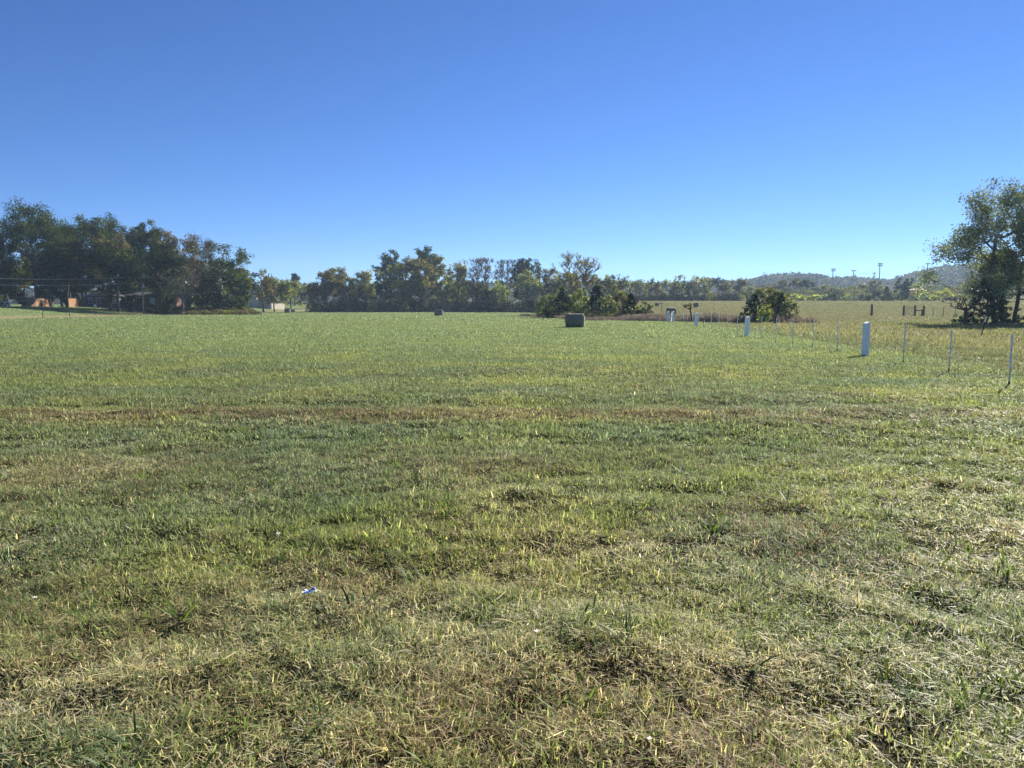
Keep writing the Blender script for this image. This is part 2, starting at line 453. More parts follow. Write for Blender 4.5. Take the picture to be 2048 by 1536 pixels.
def dry_weeds():
    """waist high dead weeds along the ditch, stalks with side twigs and seed heads"""
    rng = np.random.default_rng(14); n = 5200
    x = rng.uniform(1.5, 31, n) ; x = np.where(rng.random(n) < .35, rng.uniform(14, 27, n), x)
    y = ditch_y(x) + rng.uniform(0, 7, n) + rng.normal(0, .5, n)
    h = rng.uniform(.5, 1.15, n) * (.55 + .8 * fbm(x / 2.5, y / 2.5, 19, 2)) * np.interp(x, [1, 5, 13, 16, 27, 31], [.45, .5, .6, .95, 1.0, .6])
    z = T(x, y)
    m = 9
    X = np.repeat(x, m); Y = np.repeat(y, m); H = np.repeat(h, m); Z = np.repeat(z, m)
    t = rng.random(n * m) * .75; t[::m] = 0
    isst = (np.arange(n * m) % m) == 0
    X = X + np.where(isst, 0, rng.normal(0, .09, n * m)); Y = Y + np.where(isst, 0, rng.normal(0, .09, n * m))
    L_ = np.where(isst, H, H * (1 - t) * rng.uniform(.25, .6, n * m))
    root = np.stack([X, Y, Z + t * H], 1)
    w = np.where(isst, .045, rng.uniform(.05, .11, n * m))
    tone = np.repeat(fbm(x / 3.0, y / 3.0, 29, 2) + .3 * (rng.random(n) - .5), m)[:, None]
    col = np.where(tone > .56, [[.33, .25, .17]], np.where(tone > .4, [[.22, .17, .14]], [[.26, .23, .17]])) * np.exp(rng.normal(0, .3, (n * m, 1)))
    V, Fc, nv = blades(root, rng.random(n * m) * 6.283, L_, np.where(isst, .12, rng.uniform(.2, .9, n * m)), np.abs(rng.normal(.15, .2, n * m)), w,
                       rng.random(n * m) * 6.283, 1)
    o = link_mesh('dry_weeds', fast_mesh('dry_weeds', V, Fc, np.repeat(col, nv, 0)), M['weed'])
    tag(o, 'brown dead weeds standing along the ditch', 'weeds', kind='stuff')
dry_weeds()

# ------------------------------------------------------------------ leaves and trees
def leaf_quads(rng, pts, size, col, flat=.0):
    n = len(pts)
    a = rng.normal(0, 1, (n, 3)); a[:, 2] *= (1 - flat); a /= np.linalg.norm(a, axis=1)[:, None]
    b = rng.normal(0, 1, (n, 3)); b -= a * (a * b).sum(1)[:, None]; b /= np.linalg.norm(b, axis=1)[:, None]
    s = (size * np.exp(rng.normal(0, .25, n)))[:, None]
    V = np.stack([pts - a * s * .62, pts + b * s * .36 + a * s * .05, pts + a * s * .62, pts - b * s * .36 + a * s * .05], 1).reshape(-1, 3)
    Fc = np.arange(n * 4).reshape(n, 4)
    return V, Fc, np.repeat(col, 4, 0)

def frusta(p0, p1, r0, r1, n=4):
    t = p1 - p0; ln = np.linalg.norm(t, axis=1)[:, None] + 1e-9; t = t / ln
    ref = np.where(np.abs(t[:, 2:3]) > .9, [[1.0, 0, 0]], [[0, 0, 1.0]])
    a = np.cross(t, ref); a /= np.linalg.norm(a, axis=1)[:, None]; b = np.cross(t, a)
    m = len(p0); V = np.zeros((m, 2, n, 3))
    for k in range(n):
        o = math.cos(2 * math.pi * k / n) * a + math.sin(2 * math.pi * k / n) * b
        V[:, 0, k] = p0 + o * r0[:, None]; V[:, 1, k] = p1 + o * r1[:, None]
    idx = np.arange(m)[:, None] * (2 * n)
    Fc = [idx + np.array([[k, (k + 1) % n, n + (k + 1) % n, n + k]]) for k in range(n)]
    return V.reshape(-1, 3), np.stack(Fc, 1).reshape(-1, 4)

PAL = dict(
    oak=((.026, .052, .013), (.062, .090, .022)), dark=((.015, .030, .012), (.028, .046, .016)), olive=((.095, .115, .030), (.15, .16, .04)),
    gold=((.19, .17, .04), (.13, .14, .035)), russet=((.13, .08, .035), (.09, .085, .03)), orange=((.24, .14, .035), (.14, .12, .035)),
    brown=((.105, .088, .040), (.078, .080, .034)), mauve=((.095, .080, .052), (.072, .066, .042)), yellow=((.21, .24, .05), (.14, .19, .045)),
    grey=((.11, .14, .07), (.15, .18, .09)), cedar=((.018, .042, .018), (.03, .06, .024)), lime=((.30, .32, .06), (.24, .27, .06)),
    pale=((.17, .19, .085), (.13, .15, .06)))

for _k in ('olive', 'gold', 'russet', 'orange', 'brown', 'mauve', 'pale', 'yellow'):
    PAL[_k] = tuple(tuple(1.35 * q for q in c_) for c_ in PAL[_k])

def crown_points(rng, n, style):
    """points in a unit crown: x,y in [-1,1], z in [0,1]"""
    if style == 'cone':
        z = rng.random(n) ** 1.35; r = (1 - z) ** .8 * np.sqrt(rng.uniform(.25, 1, n)) * (1 + .22 * np.sin(z * 31 + rng.random() * 6))
        a = rng.random(n) * 6.283
        return np.stack([r * np.cos(a), r * np.sin(a), z], 1)
    if style == 'vase':
        z = rng.random(n) ** .75; r = (.25 + .75 * z ** .8) * np.sqrt(rng.uniform(.05, 1, n)) * np.sqrt(np.clip(1.25 - z ** 3, .1, 1))
        a = rng.random(n) * 6.283; lob = 1 + .25 * np.sin(3 * a + rng.random() * 6) + .15 * np.sin(5 * a + 1 + 4 * z)
        return np.stack([r * lob * np.cos(a), r * lob * np.sin(a), z], 1)
    if style == 'clumps':
        K = 46; cz = rng.random(K) ** .8 * .97; lim = (1.02 - cz) ** .55
        a = rng.random(K) * 6.283; rc = lim * np.sqrt(rng.uniform(.05, 1, K))
        i = rng.integers(0, K, n); e = rng.normal(0, 1, (n, 3)) * .062
        return np.stack([rc[i] * np.cos(a[i]), rc[i] * np.sin(a[i]), cz[i] * .9 + .05], 1) + e * [1, 1, .75]
    if style == 'dome':
        m = max(20, n // 4); e = rng.normal(0, 1, (m, 3)); e /= np.linalg.norm(e, axis=1)[:, None]; e[:, 2] = np.where(e[:, 2] < -.55, -e[:, 2], e[:, 2])
        p = e * (rng.uniform(.25, 1, (m, 1)) ** .45); p = p[rng.integers(0, m, n)] + rng.normal(0, .085, (n, 3))
        p[:, 2] = p[:, 2] * .5 + .5
        return p
    K = int(rng.integers(11, 18))
    d = rng.normal(0, 1, (K, 3)); d[:, 2] = d[:, 2] * .9 + .15; d /= np.linalg.norm(d, axis=1)[:, None]
    c = d * rng.uniform(.45, .74, (K, 1)); R = rng.uniform(.26, .46, K)
    i = rng.choice(K, n, p=R ** 2 / (R ** 2).sum())
    e = rng.normal(0, 1, (n, 3)); e /= np.linalg.norm(e, axis=1)[:, None]
    p = c[i] + e * (R[i] * rng.uniform(.35, 1, n) ** .6)[:, None]
    m = max(14, n // 4); p = p[rng.integers(0, m, n)] + rng.normal(0, .085, (n, 3))   # leaves gather in clumps
    p[:, 2] = p[:, 2] * .5 + .5
    return p

def make_tree(seed, H, R, style='round', crown=.22, pal='oak', pal2=None, mix=.2, dens=1.0, leaf=.28, natt=260, bare=False, lean=0.0, ivy=False,
              fork=.35, bark='bark', r0=None, lum=1.0, twig=1.0, conif=False):
    rng = np.random.default_rng(seed)
    pts = crown_points(rng, natt, style)
    hi, lo = pts[:, 2].max(), pts[:, 2].min(); pts[:, 2] = (pts[:, 2] - lo) / (hi - lo)
    ext = np.percentile(np.abs(pts[:, :2]), 98); pts[:, :2] /= ext
    zb = H * crown
    if style == 'round': pts[:, 2] = 1 - (1 - pts[:, 2]) ** 1.12
    A = np.stack([pts[:, 0] * R, pts[:, 1] * R, zb + pts[:, 2] * (H * (.962 if style in ('round', 'clumps', 'dome') and not bare else .93 if bare else .985) - zb)], 1)
    A[:, 0] += lean * (A[:, 2] / H) ** 1.3
    # trunk
    topf = .95 if style == 'cone' else max(fork, crown * .9) + .12
    nt_ = 7; N = [np.array([0, 0, -.15])]; par = [-1]
    wob = rng.normal(0, .02 * H, (nt_ + 1, 2)).cumsum(0) * .35
    for i in range(1, nt_ + 1):
        zt = H * topf * i / nt_
        N.append(np.array([wob[i, 0] + lean * (zt / H) ** 1.3, wob[i, 1], zt])); par.append(i - 1)
    N = list(N)
    order = np.argsort(np.linalg.norm((A - np.array([0, 0, H * topf * .8])) * [1, 1, .8], axis=1))
    arr = np.zeros((len(N) + 3 * natt, 3)); arr[:len(N)] = N; cnt = len(N); tips = []
    for j in order:
        p = A[j]; d = arr[2:cnt] - p
        dist = np.linalg.norm(d, axis=1); dz = d[:, 2]
        cost = dist + np.where(dz > -.25 * dist, (dz + .25 * dist) * 1.6, 0)
        q = 2 + int(np.argmin(cost)); a = arr[q]
        L_ = np.linalg.norm(p - a)
        if L_ > .05 * H:
            m = a * .5 + p * .5 + rng.normal(0, .07 * L_, 3); m[2] += -.10 * L_ if not conif else .02 * L_
            arr[cnt] = m; par.append(q); q = cnt; cnt += 1
        arr[cnt] = p; par.append(q); tips.append(cnt); cnt += 1
    nodes = arr[:cnt]; par = np.array(par)
    load = np.zeros(cnt); load[tips] = 1
    for i in range(cnt - 1, 0, -1): load[par[i]] += load[i]
    r0 = r0 or (.016 * H + .05)
    rr = np.maximum(r0 * (load / load[0]) ** .52, .012 * twig + .004)
    for i in range(1, nt_ + 1): rr[i] = max(rr[i], r0 * (1 - .55 * i / nt_))
    rr[0] = r0 * 1.35
    seg = np.arange(1, cnt)
    V, Fc = frusta(nodes[par[seg]], nodes[seg], np.minimum(rr[par[seg]], rr[seg] * 1.6), rr[seg], 5)
    # fine twigs off every tip
    tw = 10 if bare else 2
    tp = np.repeat(nodes[tips], tw, 0); out = tp - np.array([0, 0, zb + .15 * (H - zb)])
    out /= np.linalg.norm(out, axis=1)[:, None] + 1e-6
    dirv = out * .9 + rng.normal(0, .55, tp.shape) + [0, 0, .35]; dirv /= np.linalg.norm(dirv, axis=1)[:, None]
    tl = (.085 * H if bare else .05 * H) * rng.uniform(.4, 1, len(tp))
    te = tp + dirv * tl[:, None]; te[:, 2] = np.minimum(te[:, 2], H * (1.02 if bare else 1.0))
    tr = np.full(len(tp), .022 * twig)
    V2, F2 = frusta(tp, te, tr, tr * .5, 3)
    Vt = np.concatenate([V, V2]); Vt_f = [Fc, F2 + len(V)]
    wood = fast_mesh('trunk', Vt, np.concatenate(Vt_f))
    crown_me = None
    if dens > 0:
        Hc = H - zb
        area = 3.1416 * R * Hc * .5 * (.65 if style == 'cone' else 1)
        nl = int(min(40000, max(60, dens * 5.4 * area / (leaf ** 2 * .45))))
        cen = np.concatenate([nodes[tips], te]) if not bare else te
        ci = rng.integers(0, len(cen), nl)
        sg = max(.055 * min(R * 1.3, Hc * .8), leaf * .8) * (.55 if conif else 1.0)
        P = cen[ci] + np.clip(rng.normal(0, 1, (nl, 3)), -1.7, 1.7) * [sg, sg, sg * .75]
        ok = P[:, 2] < H * (1.02 + .03 * rng.random(nl)); P = P[ok]; ci = ci[ok]; nl = len(P)
        P[:, 2] = np.maximum(P[:, 2], .1)
        base = np.array(PAL[pal][0]); alt = np.array(PAL[pal][1])
        cu = rng.random((len(cen), 1)); ccol = base * cu + alt * (1 - cu)
        if pal2:
            # a second colour keeps to its own side of the crown
            ph = rng.random() * 6.283
            sel = rng.random(len(cen)) < mix * (1 + np.sin(np.arctan2(cen[:, 1], cen[:, 0]) + ph + cen[:, 2] / Hc * 3))
            ccol[sel] = np.array(PAL[pal2][0]) * np.exp(rng.normal(0, .15, (sel.sum(), 1)))
        ccol = ccol * np.exp(rng.normal(0, .38, (len(cen), 1))) * lum
        c = ccol[ci] * np.exp(rng.normal(0, .18, (nl, 1)))
        Vl, Fl, Cl = leaf_quads(rng, P, leaf, c, .25)
        crown_me = fast_mesh('crown', Vl, Fl, Cl)
    ivy_me = None
    if ivy:
        t = rng.random(900) ** 1.2; a = rng.random(900) * 6.283; k = np.clip((t * .62 * nt_).astype(int), 0, nt_ - 1); f = t * .62 * nt_ - k
        P = nodes[k] * (1 - f[:, None]) + nodes[k + 1] * f[:, None]; rad_ = (r0 * 1.5 + .35 * rng.random(900)) * (1 - .4 * t)
        P = P + np.stack([rad_ * np.cos(a), rad_ * np.sin(a), rng.normal(0, .1, 900)], 1)
        Vl, Fl, Cl = leaf_quads(rng, P, .24, np.array(PAL['dark'][1]) * np.exp(rng.normal(0, .3, (900, 1))))
        ivy_me = fast_mesh('ivy', Vl, Fl, Cl)
    return wood, crown_me, ivy_me

SEED = [100]
def tree(name, label, cat, px, Y, top, hw, group=None, base=None, **kw):
    SEED[0] += 7
    g = ground(px, Y)
    H = at_depth(px, top, Y)[2] - g[2]; R = hw / F * Y
    kw.setdefault('lum', 1.0 if kw.get('pal') in ('dark', 'oak', 'cedar') else 1.22)
    kw.setdefault('leaf', float(np.clip(Y * .00150, .10, .42)))
    mat = M[kw.get('bark', 'bark')]
    needle = M['needle'] if kw.get('conif') else M['leaf']
    wood, crown, ivy_ = make_tree(SEED[0], H, R, twig=max(1.0, Y / 150.), **kw)
    e = empty(name, g, 0)
    tag(e, label, cat, group)
    link_mesh('trunk', wood, mat, e)
    if crown is not None: link_mesh('crown', crown, needle, e)
    if ivy_ is not None: link_mesh('ivy', ivy_, M['leaf'], e)
    return e

# the grove round the houses ----------------------------------------------
G = 'tall trees of the grove by the houses'
tree('oak_tree', 'dark green oak cut off by the left picture edge', 'tree', -32, 178, 440, 56, G, style='dome', pal='oak', crown=.15)
tree('oak_tree', 'tallest dark green oak of the grove with a broad domed top', 'tree', 70, 182, 402, 86, G, style='dome', pal='oak', pal2='olive', mix=.08, crown=.2, natt=420, dens=1.15)
tree('oak_tree', 'brown tinged thin tree between the two tallest green oaks', 'tree', 140, 186, 452, 36, G, pal='oak', pal2='brown', mix=.45, crown=.3, dens=.6)
tree('oak_tree', 'second tallest green oak with a flat spreading top over the house', 'tree', 208, 196, 428, 62, G, style='dome', pal='oak', pal2='grey', mix=.12, crown=.35, natt=230)
tree('maple_tree', 'green and brown maple standing in front of the flat topped oak', 'tree', 222, 168, 460, 46, G, pal='oak', pal2='brown', mix=.4, crown=.18, dens=1.0)
tree('oak_tree', 'green oak with a narrow shoulder, third peak of the grove', 'tree', 300, 192, 439, 44, G, style='dome', pal='oak', pal2='olive', mix=.12, crown=.25)
tree('maple_tree', 'thinning mauve brown maple right of the green oak peaks', 'tree', 345, 176, 466, 45, G, pal='mauve', pal2='oak', mix=.3, crown=.22, dens=.75, bark='greybark')
tree('bare_tree', 'leafless grey tree poking up behind the thinning brown maple', 'tree', 398, 184, 466, 38, G, pal='mauve', bare=True, dens=.10, crown=.3, bark='greybark', natt=260)
tree('sycamore_tree', 'green tree with white bare limbs and an ivy clad trunk', 'tree', 445, 170, 484, 46, G, pal='oak', pal2='olive', mix=.3, crown=.3, dens=.34, bark='palebark', fork=.4, natt=150, ivy=True)
tree('young_tree', 'low bright green tree beside the white limbed sycamore', 'tree', 478, 178, 536, 28, G, pal='oak', pal2='olive', mix=.45, crown=.1)
tree('bare_tree', 'dead grey tree with arching branches beside the utility pole', 'tree', 368, 160, 536, 52, G, pal='mauve', bare=True, dens=.05, crown=.3, bark='greybark', natt=90, style='vase')
tree('oak_tree', 'low dark oak in front of the tallest oak, trunk before the wooden fence', 'tree', 103, 163, 506, 50, G, pal='dark', crown=.45, dens=.9)
tree('oak_tree', 'shaded oak whose trunk stands between the two wooden fence runs', 'tree', 134, 165, 484, 46, G, pal='dark', pal2='russet', mix=.1, crown=.42, dens=.9)
tree('oak_tree', 'yellowing low tree at the left picture edge', 'tree', 18, 188, 520, 44, G, pal='olive', pal2='gold', mix=.2, crown=.3, dens=.8)
tree('oak_tree', 'dark understorey tree hiding the long brick house', 'tree', 315, 164, 496, 52, G, pal='dark', crown=.28, dens=.8)
tree('oak_tree', 'dark understorey tree in front of the grey sided house', 'tree', 238, 163, 494, 44, G, pal='dark', pal2='olive', mix=.15, crown=.38, dens=.8)
tree('oak_tree', 'dark tree behind the gap between the two tallest oaks', 'tree', 165, 206, 500, 40, G, pal='dark', crown=.25)
tree('oak_tree', 'shaded tree with dark leaves below the leafless grey top', 'tree', 405, 188, 520, 50, G, pal='dark', pal2='olive', mix=.2, crown=.1)
tree('oak_tree', 'ivy dark tree at the foot of the white limbed sycamore', 'tree', 440, 182, 545, 36, G, pal='dark', pal2='olive', mix=.3, crown=.05)
tree('round_shrub', 'small round green shrub by the white rail fence', 'shrub', 0, 166, 590, 9, pal='grey', crown=.05, natt=60)
for px, top, hw, lab in [(268, 590, 16, 'low dark shrub against the brick house wall'), (345, 588, 18, 'dark shrub right of the brick house by the brush'), (418, 586, 24, 'dark bush under the bare grey tree'), (470, 592, 22, 'green bush at the right end of the grove')]:
    tree('bush', lab, 'bush', px, 168, top, hw, 'bushes along the grove', pal='oak' if px == 470 else 'dark', pal2='olive', mix=.25, crown=.03, natt=90)

G = 'trees standing behind the houses'
rb = random.Random(9)
for i, (px, top, lab) in enumerate([(-60, 470, 'dark oak far behind the left picture edge'), (10, 480, 'dark oak behind the rail fence'), (52, 500, 'dark oak behind the left wooden fence run'), (92, 486, 'dark oak behind the stepped fence end'), (125, 508, 'dark oak behind the paired trunks'),
                                    (170, 498, 'dark oak behind the shorter fence run'), (215, 505, 'dark oak behind the grey house roof'), (255, 495, 'dark oak behind the gap of the two houses'), (295, 500, 'dark oak behind the brick house chimney'), (335, 508, 'dark oak behind the right end of the brick house'),
                                    (378, 520, 'dark oak behind the leafless grey tree'), (425, 525, 'dark oak behind the white limbed sycamore'), (465, 540, 'dark oak behind the low bright green end tree')]):
    tree('oak_tree', lab, 'tree', px, 212 + rb.uniform(-6, 10), top, 42, G, pal='dark', pal2=['brown', 'olive', 'russet'][i % 3], mix=.15, crown=.04, natt=130)

# gap with the beige building -------------------------------------------------
tree('slender_tree', 'slender thin leaved tree with a black trunk before the beige building', 'tree', 527, 225, 538, 24, pal='russet', pal2='grey', mix=.3, crown=.3, dens=.5)
tree('slender_tree', 'olive tree just right of the black trunked one', 'tree', 549, 236, 556, 22, pal='olive', pal2='gold', mix=.2, crown=.25, dens=.65)
tree('olive_leaved_tree', 'broad olive green tree left of the brown thicket', 'tree', 582, 240, 560, 34, pal='olive', pal2='yellow', mix=.2, crown=.2, dens=.9)
tree('dark_tree', 'round dark evergreen top showing above the broad olive green tree', 'tree', 590, 330, 547, 17, pal='dark', crown=.3)
tree('brown_tree', 'brown leaved tree far behind the beige building roof', 'tree', 506, 335, 562, 22, pal='brown', pal2='dark', mix=.3, crown=.1)
tree('brown_tree', 'dark brown tree far behind between the slender trees', 'tree', 552, 345, 570, 26, pal='brown', pal2='olive', mix=.2, crown=.1)
tree('brown_tree', 'dark leaved tree just left of the brown thicket', 'tree', 617, 300, 566, 20, pal='dark', pal2='brown', mix=.3, crown=.1)

# brown thicket and the tall clump in the middle -------------------------------
G = 'trees of the wood along the far field edge'
tree('thicket_tree', 'purple brown rounded tree at the left end of the wood', 'tree', 650, 240, 538, 34, G, pal='brown', pal2='mauve', mix=.35, crown=.05, dens=1.0, bark='greybark')
tree('thicket_tree', 'olive brown twiggy tree second from the left end of the wood', 'tree', 693, 244, 535, 34, G, pal='brown', pal2='olive', mix=.4, crown=.07, dens=.85, bark='greybark')
tree('thicket_tree', 'golden olive tree left of the tallest clump of the wood', 'tree', 733, 242, 540, 27, G, pal='olive', pal2='gold', mix=.3, crown=.08, dens=.85, bark='greybark')
tree('tall_tree', 'airy dark green tree at the left shoulder of the tallest clump', 'tree', 781, 262, 499, 27, G, pal='oak', crown=.25, dens=.75)
tree('tall_tree', 'brown olive dome in front of the tallest clump', 'tree', 806, 242, 514, 40, G, pal='olive', pal2='brown', mix=.35, crown=.1, dens=.95)
tree('tall_tree', 'dark green topmost crown of the wood', 'tree', 848, 266, 494, 32, G, pal='oak', pal2='olive', mix=.1, crown=.2)
tree('tall_tree', 'golden brown tree before the topmost green crown', 'tree', 846, 244, 516, 24, G, pal='brown', pal2='gold', mix=.35, crown=.15, dens=.8)
tree('tall_tree', 'olive brown tree right of the topmost green crown', 'tree', 884, 254, 509, 27, G, pal='olive', pal2='brown', mix=.3, crown=.1, dens=.85)
tree('tall_tree', 'yellow olive tree at the right shoulder of the tallest clump', 'tree', 914, 246, 522, 22, G, pal='olive', pal2='gold', mix=.35, crown=.12, dens=.8)
tree('tall_tree', 'low dark tree filling the foot of the tallest clump', 'tree', 768, 248, 548, 24, G, pal='dark', crown=.05)
tree('tall_tree', 'dark shaded tree under the golden brown one', 'tree', 840, 258, 552, 40, G, pal='dark', crown=.03)
tree('tall_tree', 'dark shaded tree left of the first leafless tree', 'tree', 925, 260, 560, 30, G, pal='dark', pal2='brown', mix=.3, crown=.03)
tree('bare_tree', 'leafless fan shaped tree right of the tallest clump', 'tree', 962, 250, 515, 27, G, pal='russet', bare=True, dens=.10, crown=.3, bark='greybark', natt=240, style='vase')
tree('bare_tree', 'leafless tree leaning beside the round dark green crown', 'tree', 1014, 256, 517, 26, G, pal='brown', bare=True, dens=.05, crown=.35, bark='greybark', natt=220, style='vase')
tree('undergrown_tree', 'yellow green low tree between the two leafless trees', 'tree', 1001, 234, 560, 20, G, pal='yellow', pal2='olive', mix=.3, crown=.1, dens=.8)
tree('undergrown_tree', 'brown low tree below the fan shaped leafless one', 'tree', 962, 238, 566, 22, G, pal='brown', pal2='dark', mix=.3, crown=.05, dens=.8)
tree('tall_tree', 'round dark green crown standing above the paler trees', 'tree', 1052, 252, 516, 25, G, pal='oak', pal2='dark', mix=.3, crown=.2, dens=1.2)
tree('tall_tree', 'pale yellow green tree in front of the round dark crown', 'tree', 1058, 226, 541, 24, G, pal='pale', pal2='yellow', mix=.2, crown=.12, dens=.7, bark='greybark')
tree('tall_tree', 'mauve brown tree right of the round dark crown', 'tree', 1092, 232, 534, 26, G, pal='mauve', pal2='brown', mix=.3, crown=.1, dens=.75, bark='greybark')
tree('tall_tree', 'olive tree under the tall sparse yellow leaved one', 'tree', 1127, 228, 541, 28, G, pal='olive', pal2='pale', mix=.3, crown=.08)
tree('tall_tree', 'dark green tree behind the thin leaning tree', 'tree', 1163, 236, 545, 20, G, pal='dark', pal2='olive', mix=.3, crown=.1)
tree('sparse_tree', 'tall sparse tree with a last few yellow leaves', 'tree', 1143, 150, 505, 28, G, pal='gold', bare=True, dens=.13, crown=.38, bark='greybark', natt=120, style='vase')
tree('sparse_tree', 'thin leaning tree with a tuft of leaves at its tip', 'tree', 1166, 148, 515, 15, G, pal='gold', bare=True, dens=.2, crown=.5, bark='greybark', natt=60, lean=1.6, style='vase')
tree('sparse_tree', 'pale twiggy tree right of the thin leaning tree', 'tree', 1196, 200, 549, 22, G, pal='pale', bare=True, dens=.2, crown=.25, bark='greybark', natt=200)
tree('sparse_tree', 'thin crowned dark tree with pale gold upper twigs', 'tree', 1226, 205, 548, 24, G, pal='pale', pal2='dark', mix=.35, crown=.15, dens=.6, bark='greybark')

# young growth in front of the wood --------------------------------------------
G = 'young cedars and bushes behind the dead weeds'
tree('cedar_tree', 'narrow dark cedar behind the round bale', 'cedar', 1124, 118, 576, 21, G, pal='cedar', style='cone', crown=.02, conif=True, dens=1.6, natt=220)
tree('cedar_tree', 'tallest dark cedar right of the round bale', 'cedar', 1193, 108, 572, 28, G, pal='cedar', style='cone', crown=.02, conif=True, dens=1.6, natt=240)
tree('cedar_tree', 'dark cedar at the right end of the young growth', 'cedar', 1262, 100, 589, 26, G, pal='cedar', style='cone', crown=.02, conif=True, dens=1.6, natt=220)
tree('bush', 'grey green bush left of the narrow cedar', 'bush', 1098, 122, 588, 22, G, pal='grey', pal2='olive', mix=.3, crown=.03)
tree('bush', 'yellow green tall bush between two cedars', 'bush', 1155, 118, 577, 26, G, pal='yellow', pal2='olive', mix=.3, crown=.04)
tree('bush', 'silvery pale bush against the tallest cedar', 'bush', 1216, 104, 590, 16, G, pal='pale', pal2='grey', mix=.3, crown=.03, natt=110)
tree('bush', 'olive brown bush left of the last cedar', 'bush', 1238, 108, 579, 28, G, pal='olive', pal2='brown', mix=.3, crown=.04)
tree('bush', 'light green bush at the foot of the last cedar', 'bush', 1286, 98, 603, 14, G, pal='pale', pal2='olive', mix=.3, crown=.03, natt=90)
tree('bush', 'small dark bush in the dead weeds left of the bale', 'bush', 1096, 108, 612, 9, G, pal='dark', crown=.03, natt=80)

# clump at the ditch corner -------------------------------------------------------
G = 'bushes of the clump at the ditch corner'
tree('cedar_tree', 'broad dark cedar on the left of the ditch corner clump', 'cedar', 1508, 80, 588, 28, G, pal='cedar', pal2='oak', mix=.3, style='cone', crown=.03, conif=True, dens=1.6, natt=230, lum=1.5)
tree('bush', 'dull brown and olive tree over the ditch corner clump', 'tree', 1538, 83, 576, 30, G, pal='mauve', pal2='olive', mix=.35, crown=.15, dens=.8, bark='greybark', lum=1.15)
tree('bush', 'small yellow bush in front of the dull brown tree', 'bush', 1531, 77, 609, 15, G, pal='yellow', pal2='gold', mix=.2, crown=.05, dens=.8, natt=100, lum=1.15)
tree('bush', 'brown twiggy bush behind the thin cedar and the old post', 'bush', 1556, 86, 588, 22, G, pal='brown', pal2='olive', mix=.3, crown=.05, dens=.8, bark='greybark', lum=1.5)
tree('cedar_tree', 'thin dark cedar beside the old wooden post', 'cedar', 1562, 81, 587, 13, G, pal='cedar', style='cone', crown=.03, conif=True, dens=1.6, natt=150, lum=1.5)
tree('bush', 'silvery shrub at the right of the ditch corner clump', 'bush', 1578, 80, 597, 18, G, pal='grey', pal2='pale', mix=.4, crown=.05, dens=.75, lum=1.5)

# tall wood edge over the right field ------------------------------------------------
G = 'trees of the far wood edge behind the bales'
rngL = random.Random(5)
far = [(1212, 566, 'grey brown'), (1236, 562, 'brown'), (1258, 557, 'pale grey'), (1279, 559, 'olive brown'), (1298, 557, 'mauve brown'), (1318, 563, 'dull brown'), (1337, 559, 'pale olive'), (1357, 551, 'tall olive'),
       (1377, 562, 'dark olive'), (1396, 553, 'gold green'), (1414, 555, 'green'), (1436, 552, 'leafless grey'), (1455, 563, 'brown olive'), (1478, 556, 'dark brown')]
fpal = ['mauve', 'brown', 'pale', 'olive', 'mauve', 'brown', 'pale', 'olive', 'oak', 'gold', 'olive', 'mauve', 'brown', 'brown']
where = ['at the left end of the far wood edge', 'second along the far wood edge', 'above the last cedar', 'behind the small faraway bale', 'behind the dark crossed post', 'between the two faraway bales',
         'above the dark bale by the posts', 'peaking left of the sunlit bale', 'just left of the sunlit bale', 'right above the sunlit bale', 'just right of the sunlit bale', 'between green and brown trees of the far edge',
         'second last along the far wood edge', 'at the right end of the far wood edge']
for i, (px, top, c) in enumerate(far):
    bare_ = c.startswith('leafless')
    tree('wood_edge_tree', f'{c} tree {where[i]}', 'tree', px, 272 + 10 * rngL.random(), top, rngL.uniform(13, 18), G, pal=fpal[i], pal2='pale', mix=.15, crown=.22, dens=.06 if bare_ else .6, bare=bare_, bark='greybark', natt=150)

# lower wood behind the right field ---------------------------------------------------
G = 'trees of the low wood under the hill'
low = [(1496, 574, 330, 18, 'olive', 'olive tree behind the left side of the ditch corner clump'), (1530, 570, 380, 20, 'mauve', 'dull mauve tree above the dull brown clump tree'), (1556, 560, 350, 22, 'brown', 'broad brown tree above the thin cedar'),
       (1590, 558, 345, 20, 'brown', 'tall brown tree right of the ditch corner clump'), (1612, 560, 340, 17, 'dark', 'dark green tree in the low wood below the hill crest'), (1638, 572, 360, 18, 'grey', 'grey green tree below the left floodlight mast'),
       (1655, 568, 350, 14, 'gold', 'gold tipped tree right of the left floodlight mast'), (1678, 574, 345, 18, 'pale', 'pale tree between two floodlight masts'), (1703, 572, 350, 17, 'olive', 'olive tree under the short floodlight mast'),
       (1735, 562, 340, 20, 'brown', 'wide twiggy brown tree left of the tall floodlight mast'), (1768, 568, 345, 14, 'pale', 'pale green tree right of the tall floodlight mast'), (1834, 566, 360, 18, 'pale', 'pale round tree right of the dark juniper'), (1866, 572, 370, 16, 'grey', 'grey tree above the lime bush'),
       (1900, 568, 375, 18, 'grey', 'hazy grey tree right of the lime bush'), (1935, 566, 380, 22, 'mauve', 'hazy mauve tree behind the dead little tree')]
for px, top, Y, hw, pal, lab in low:
    tree('low_wood_tree', lab, 'tree', px, Y, top, hw, G, pal=pal, pal2='olive', mix=.2, crown=.08, dens=.75, natt=130, bark='greybark')
tree('juniper_tree', 'dark blocky juniper standing taller than the low wood', 'juniper', 1804, 268, 556, 14, pal='dark', crown=.05, dens=1.5, natt=150, conif=True)
tree('juniper_tree', 'dark juniper left of the blocky one', 'juniper', 1773, 270, 574, 10, pal='cedar', style='cone', crown=.03, dens=1.5, natt=120, conif=True)
